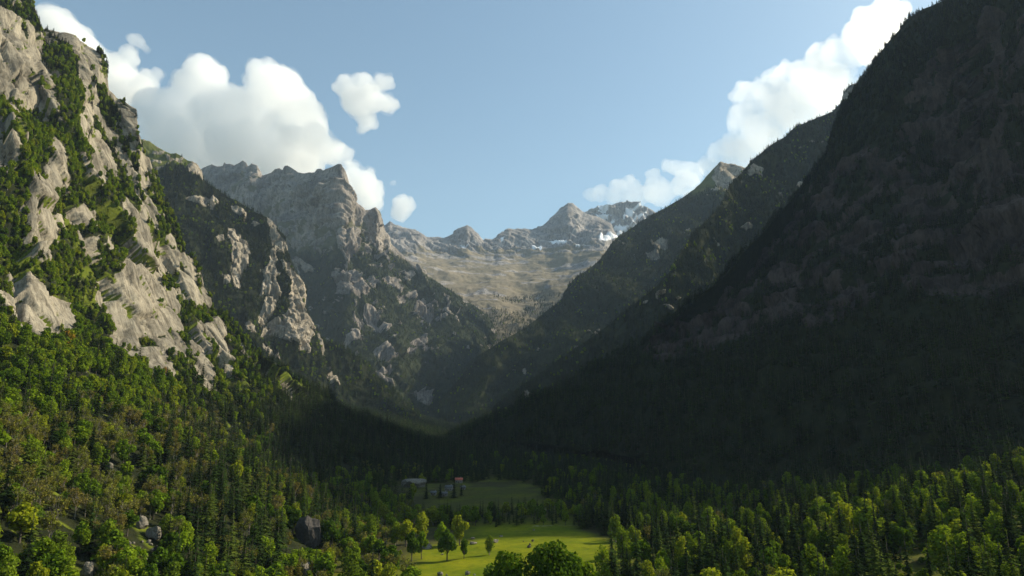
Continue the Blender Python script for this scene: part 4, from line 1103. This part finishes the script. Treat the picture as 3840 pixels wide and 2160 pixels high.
BL = [(805,838,72,.6,'pointed grey boulder at the near edge of the meadow'), (885,836,26,.75,'small stone beside the pointed grey boulder'), (1137,828,62,.7,'blocky white-topped boulder at the near edge of the meadow'), (1222,830,28,.6,'small stone right of the blocky white-topped boulder'),
 (635,515,115,.55,'large boulder under the trees at the left corner of the meadow'), (830,583,34,.35,'flat stone in the meadow grass below the dark round tree'), (1205,458,92,.34,'low flat boulder between the small dark tree and the lone tree'), (1200,395,52,.4,'pale stone behind the low flat boulder in the meadow'),
 (1462,438,75,.5,'boulder right behind the lone small meadow tree'), (1502,412,28,.5,'small stone by the boulder behind the lone meadow tree'), (1545,364,46,.35,'low pale slab in the upper meadow'), (1880,497,58,.5,'pale boulder with a dark stone behind it in the right half of the meadow'),
 (1893,466,28,.8,'dark stone behind the pale boulder in the right half of the meadow'), (1922,422,28,.9,'dark upright stone in the upper right of the meadow'), (1812,424,14,.8,'tiny dark stone left of the dark upright stone'), (1937,288,30,.5,'stone on the shadow line at the top of the meadow'), (905,528,36,.6,'stone at the foot of the dark round meadow tree'), (1095,525,34,.7,'stone at the foot of the small dark meadow tree')]
for k, (x, y, w, a, lab) in enumerate(BL):
    sx, sy = c5(x, y); boulder(sx, sy, w / 3.22, a, lab, 900 + k, M_B2 if 'dark upright' in lab or 'dark stone' in lab else M_B1)
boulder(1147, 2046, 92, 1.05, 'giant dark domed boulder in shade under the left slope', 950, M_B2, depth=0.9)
boulder(1135, 2175, 64, 0.85, 'flat-topped boulder with pale broken top below the giant boulder', 951, M_B1, 0.8)
boulder(316, 2172, 50, 1.2, 'tall pointed pale boulder at the bottom of the stony clearing', 952)
boulder(422, 2145, 26, 1.2, 'upright pale stone right of the tall pointed boulder', 953)
boulder(438, 2003, 32, 1.5, 'tall split pale boulder at the left of the stony clearing', 954)
boulder(523, 1985, 44, 1.15, 'brownish upright rock at the head of the stony clearing', 955)
boulder(562, 2020, 58, 0.8, 'broad brownish boulder below the brownish upright rock', 956)
boulder(588, 2072, 48, 0.6, 'dark hollow boulder in the middle of the stony clearing', 957, M_B2)
boulder(407, 1762, 26, 1.1, 'pale rock poking out of the wood midway down the left slope', 958)
for k in range(26):
    sx, sy = 470 + 230 * random.random(), 2035 + 100 * random.random()
    boulder(sx, sy, random.uniform(8, 20), random.uniform(.5, .9), 'small pale rubble stone strewn over the stony clearing', 970 + k, None, 1.0, 'rubble of the stony clearing')
boulder(1546, 1830, 92, 0.34, 'long pale rock behind the trees by the huts', 960, M_B1, 0.8)
boulder(1580, 1826, 26, 0.9, 'small rock at the right end of the long pale rock', 961, M_B1)

M_STONE = plain_mat('hut_stone', (0.16, 0.145, 0.125), (0.30, 0.27, 0.235), 1.3, 0.9, 0.6)
M_SLATE = plain_mat('stone_slates', (0.07, 0.072, 0.076), (0.13, 0.133, 0.14), 1.6, 0.8, 0.6)
M_RED = plain_mat('red_roofing', (0.42, 0.10, 0.06), (0.55, 0.15, 0.09), 1.0, 0.7, 0.2)
M_WOOD = plain_mat('weathered_wood', (0.07, 0.045, 0.03), (0.13, 0.09, 0.06), 2.0)
M_GLASS = plain_mat('dark_pane', (0.02, 0.025, 0.03), (0.03, 0.035, 0.04), 1.0, 0.2, 0.0)
def box(x0, x1, y0, y1, z0, z1):
    return [(x0,y0,z0),(x1,y0,z0),(x1,y1,z0),(x0,y1,z0),(x0,y0,z1),(x1,y0,z1),(x1,y1,z1),(x0,y1,z1)], [(0,3,2,1),(4,5,6,7),(0,1,5,4),(1,2,6,5),(2,3,7,6),(3,0,4,7)]
def hut(sx, sy, w, d, h, rz, roof, label):
    p = hit(sx, sy); w, d, h = w * 0.82, d * 0.82, h * 0.86
    e = bpy.data.objects.new('stone_hut', None); COL.objects.link(e); e.location = p + Vector((0, d / 2, 0)); e.rotation_euler = (0, 0, rz)
    tag(e, label, 'hut'); rh = d * 0.34
    V = [(-w/2,-d/2,-1.5),(w/2,-d/2,-1.5),(w/2,d/2,-1.5),(-w/2,d/2,-1.5),(-w/2,-d/2,h),(w/2,-d/2,h),(w/2,d/2,h),(-w/2,d/2,h),(-w/2,0,h+rh),(w/2,0,h+rh)]
    mesh_obj('wall', V, [(0,3,2,1),(0,1,5,4),(2,3,7,6),(1,2,6,9,5),(3,0,4,8,7),(4,5,9,8),(6,7,8,9)], [M_STONE], e)
    o_ = 0.55; k = rh / (d / 2); lo = h - o_ * k
    for s in (-1, 1):
        RV = [(-w/2-o_, s*(d/2+o_), lo+.02), (w/2+o_, s*(d/2+o_), lo+.02), (w/2+o_, 0, h+rh+.03), (-w/2-o_, 0, h+rh+.03)]
        RV += [(a, b, c + .24) for a, b, c in RV]
        rf = mesh_obj('roof', RV, [(0,1,2,3),(7,6,5,4),(0,4,5,1),(1,5,6,2),(2,6,7,3),(3,7,4,0)], [roof], e)
        if s > 0:
            mesh_obj('chimney', *box(w*.22, w*.22+.8, .3, 1.1, h + rh*.4, h + rh + 1.1), [M_STONE], rf)
    dr = mesh_obj('door', *box(-.55, .55, -d/2-.06, -d/2+.1, 0, 2.1), [M_WOOD], e)
    mesh_obj('handle', *box(.35, .45, -d/2-.12, -d/2-.05, 1.0, 1.1), [M_SLATE], dr)
    for x in (-w*.3, w*.3):
        f = mesh_obj('window', *box(x-.5, x+.5, -d/2-.07, -d/2+.1, 1.2, 2.2), [M_WOOD], e)
        mesh_obj('pane', *box(x-.4, x+.4, -d/2-.09, -d/2-.06, 1.3, 2.1), [M_GLASS], f)
    return e
hut(1720, 1812, 10, 7.5, 4.4, 0.05, M_RED, 'stone hut with a bright red roof in the hamlet')
hut(1683, 1840, 9.5, 7, 4.0, -0.25, M_SLATE, 'grey slate-roofed hut in front of the red-roofed hut')
hut(1663, 1862, 8, 6, 3.2, 0.2, M_SLATE, 'low slate hut at the front of the hamlet')
hut(1625, 1858, 6.5, 5.5, 3.0, -0.1, M_SLATE, 'small slate hut between the tall shaded trees of the hamlet')
hut(1735, 1836, 6, 5, 2.8, 0.4, M_SLATE, 'small stone shed below the red-roofed hut')
for sx, sy, hh, lab in ((246, 1302, 15, 'golden autumn tree at the foot of the lowest slab on the left wall'), (618, 1402, 8, 'small golden bushy tree at the base of the main granite slabs')):
    q = hit(sx, sy)
    plant('golden', q.x, q.y, q.z - 0.3, hh, 1.0, 'golden_tree', lab, 'tree', None, 1.3)

# ------------------------------------------------------------------ clouds: real scattering volumes far beyond the ridges
def cloud_mat(name, dens, g=0.2):
    m, nt, N, L = new_mat(name)
    v = N.new('ShaderNodeVolumeScatter')
    v.inputs['Color'].default_value = (0.998, 0.998, 0.998, 1); v.inputs['Density'].default_value = dens
    v.inputs['Anisotropy'].default_value = g
    o = N.new('ShaderNodeOutputMaterial'); L.new(v.outputs[0], o.inputs['Volume'])
    return m
M_CLOUD = cloud_mat('cloud_vapour', 0.0021, 0.74)
M_CLOUDL = cloud_mat('soft_cloud_vapour', 0.0021, 0.25)
M_VEIL = cloud_mat('cloud_veil', 0.0008, 0.45)
M_WISP = cloud_mat('thin_cloud_vapour', 0.0011)

_b = bmesh.new(); bmesh.ops.create_icosphere(_b, subdivisions=3, radius=1.0)
ICO_V = np.array([v.co for v in _b.verts]); ICO_F = np.array([[v.index for v in f.verts] for f in _b.faces]); _b.free()

def cloud(puffs, label, Y=12500.0, mat=None, squash=0.7, seed=0):
    mat = mat or (M_CLOUDL if puffs[0][0] < 1900 else M_CLOUD)
    squash = 1.4 if mat == M_CLOUDL else 0.8
    r_ = random.Random(seed)
    cs = []
    for sx, sy, rp in puffs:
        c = W(sx, sy, Y); rad = rp * np.linalg.norm(c) / FPX * 0.93
        cs.append((c, rad))
        for k in range(12):                                    # a few bulges on every puff
            a, b = r_.uniform(0, 6.283), r_.uniform(-0.5, 1)
            dv = np.array((math.cos(a), math.sin(a) * 0.6, b)); dv /= np.linalg.norm(dv)
            cs.append((c + dv * rad * 0.78, rad * r_.uniform(0.20, 0.52)))
    org = np.mean([c for c, _ in cs], 0)
    root = None
    for part, grow, vox, mt_, steps in (('cumulus_cloud', 1.0, 24.0, mat, ((420, 150), (150, 85), (62, 44), (34, 15))), ('veil', 1.05, 40.0, M_VEIL, ((300, 150), (110, 130), (50, 60)))):
        if part == 'veil' and mat == M_CLOUD: continue
        rr = random.Random(seed + 50); VV = []
        for c, rad in cs:
            q = c - org + np.array((0, rr.uniform(-1, 1) * rad * 0.5, 0))
            VV.append(ICO_V * rad * grow * np.array((1, squash, 1)) + q)
        FF = (ICO_F[None] + (np.arange(len(cs)) * len(ICO_V))[:, None, None]).reshape(-1, 3)
        o = mesh_obj(part, np.concatenate(VV), FF, [mt_])
        if root is None: root = o; o.location = org
        else: o.parent = root
        rm = o.modifiers.new('fuse', 'REMESH'); rm.mode = 'VOXEL'; rm.voxel_size = vox
        for sc_, st in steps:
            tx = bpy.data.textures.new('billow', 'CLOUDS'); tx.noise_scale = sc_; tx.noise_depth = 2; tx.noise_type = 'HARD_NOISE'
            d = o.modifiers.new('billow', 'DISPLACE'); d.texture = tx; d.strength = -st; d.mid_level = 0.35; d.texture_coords = 'GLOBAL'
        rm2 = o.modifiers.new('seal', 'REMESH'); rm2.mode = 'VOXEL'; rm2.voxel_size = vox
    return tag(root, label, 'cloud', 'cumulus clouds above the ridges')

def cpx(x0, y0, s, pts):
    return [(x0 + x / s, y0 + y / s, r / s) for x, y, r in pts]
cl = lambda pts: cpx(100, 0, 1.61, pts)
ce = lambda pts: cpx(2100, 0, 1.61, pts)
cloud(cl([(1090,480,105),(1010,560,105),(920,640,110),(800,690,110),(1150,600,110),(1430,500,110),(1560,560,120),(1620,660,130),(1690,740,105),(1350,680,120),(1200,760,180),(900,800,160),(1000,900,170),(1300,900,180),(1550,900,170),(1750,880,110),(1850,920,75),(1920,930,45),(1480,1000,120),(1120,980,120),(720,740,60),(760,820,80),(1700,980,80),(1250,600,70)]), 'largest white cumulus with two domed heads behind the jagged ridge', seed=1)
cloud(cl([(130,110,45),(200,170,80),(290,240,80),(350,340,100),(430,420,105),(540,400,75),(620,340,45),(640,510,80),(740,490,50),(790,440,26),(600,570,60),(700,590,45),(500,520,90)]), 'ragged white cloud trailing from behind the granite wall on the left', Y=13000, seed=2)
cloud(cl([(2030,500,55),(1940,540,65),(2000,620,85),(2080,600,75),(2150,500,46),(2180,492,34),(2050,720,55),(2020,790,28),(2170,628,52),(2205,632,38),(1880,530,30)]), 'small detached puffy cloud floating right of the two-headed cumulus', Y=12500, seed=3)
cloud(cl([(2020,1090,80),(2080,1140,65),(2050,1210,80),(2110,1220,35),(1980,1070,55),(1960,1010,45),(1900,1100,90)]), 'tall white cloud rising directly behind the pointed great peak', Y=12500, seed=4)
cloud(cl([(2280,1250,58),(2250,1290,45),(2310,1225,38)]), 'little round cloud low above the valley head skyline', Y=12500, seed=5)
cloud(cl([(2220,1098,22),(2205,1105,16)]), 'tiny thin cloud scrap above the little round cloud', Y=12500, mat=M_WISP, seed=6)
cloud(cl([(670,255,34),(635,232,22),(705,282,24),(720,300,14)]), 'thin wisp of cloud above the ragged cloud by the wall', Y=13000, mat=M_WISP, seed=7)
cloud(ce([(2060,40,45),(1950,85,75),(1870,125,75),(1810,190,75),(1950,230,130),(1570,330,65),(1680,300,75),(1780,310,80),(1450,440,75),(1370,440,65),(1290,470,55),(1550,480,130),(1200,530,55),(1110,565,65),(1065,580,40),(1250,610,120),(1450,640,150),(1650,490,130),(1130,710,100),(1080,740,60),(1250,780,130),(1030,860,50),(960,915,60),(1050,940,100),(1150,880,100),(900,1005,60)]), 'long towering bright cumulus climbing along the right-hand ridges', Y=12500, seed=8)
cloud(ce([(780,1035,55),(700,1015,50),(650,1000,35),(560,1060,45),(430,1115,55),(350,1135,55),(240,1165,50),(180,1182,38),(125,1197,20),(320,1195,45),(450,1190,70),(600,1150,90),(750,1120,80),(820,1070,55)]), 'low cream cloud bank resting on the snow-streaked peak', Y=12800, seed=9)

# ------------------------------------------------------------------ valley haze
hz, nt, N, L = new_mat('valley_haze')
pv = N.new('ShaderNodeVolumePrincipled')
pv.inputs['Color'].default_value = (0.60, 0.78, 1.0, 1)
pv.inputs['Density'].default_value = 2.5e-5
pv.inputs['Anisotropy'].default_value = 0.0
N_o = N.new('ShaderNodeOutputMaterial'); L.new(pv.outputs[0], N_o.inputs['Volume'])
x0, x1, y0, y1, z0, z1 = -5200, 5200, -2700, 10700, -40, 4100
hv = [(x, y, z) for z in (z0, z1) for y in (y0, y1) for x in (x0, x1)]
haze = mesh_obj('haze', hv, [(0, 2, 3, 1), (4, 5, 7, 6), (0, 1, 5, 4), (2, 6, 7, 3), (0, 4, 6, 2), (1, 3, 7, 5)], [hz])
tag(haze, kind='stuff')
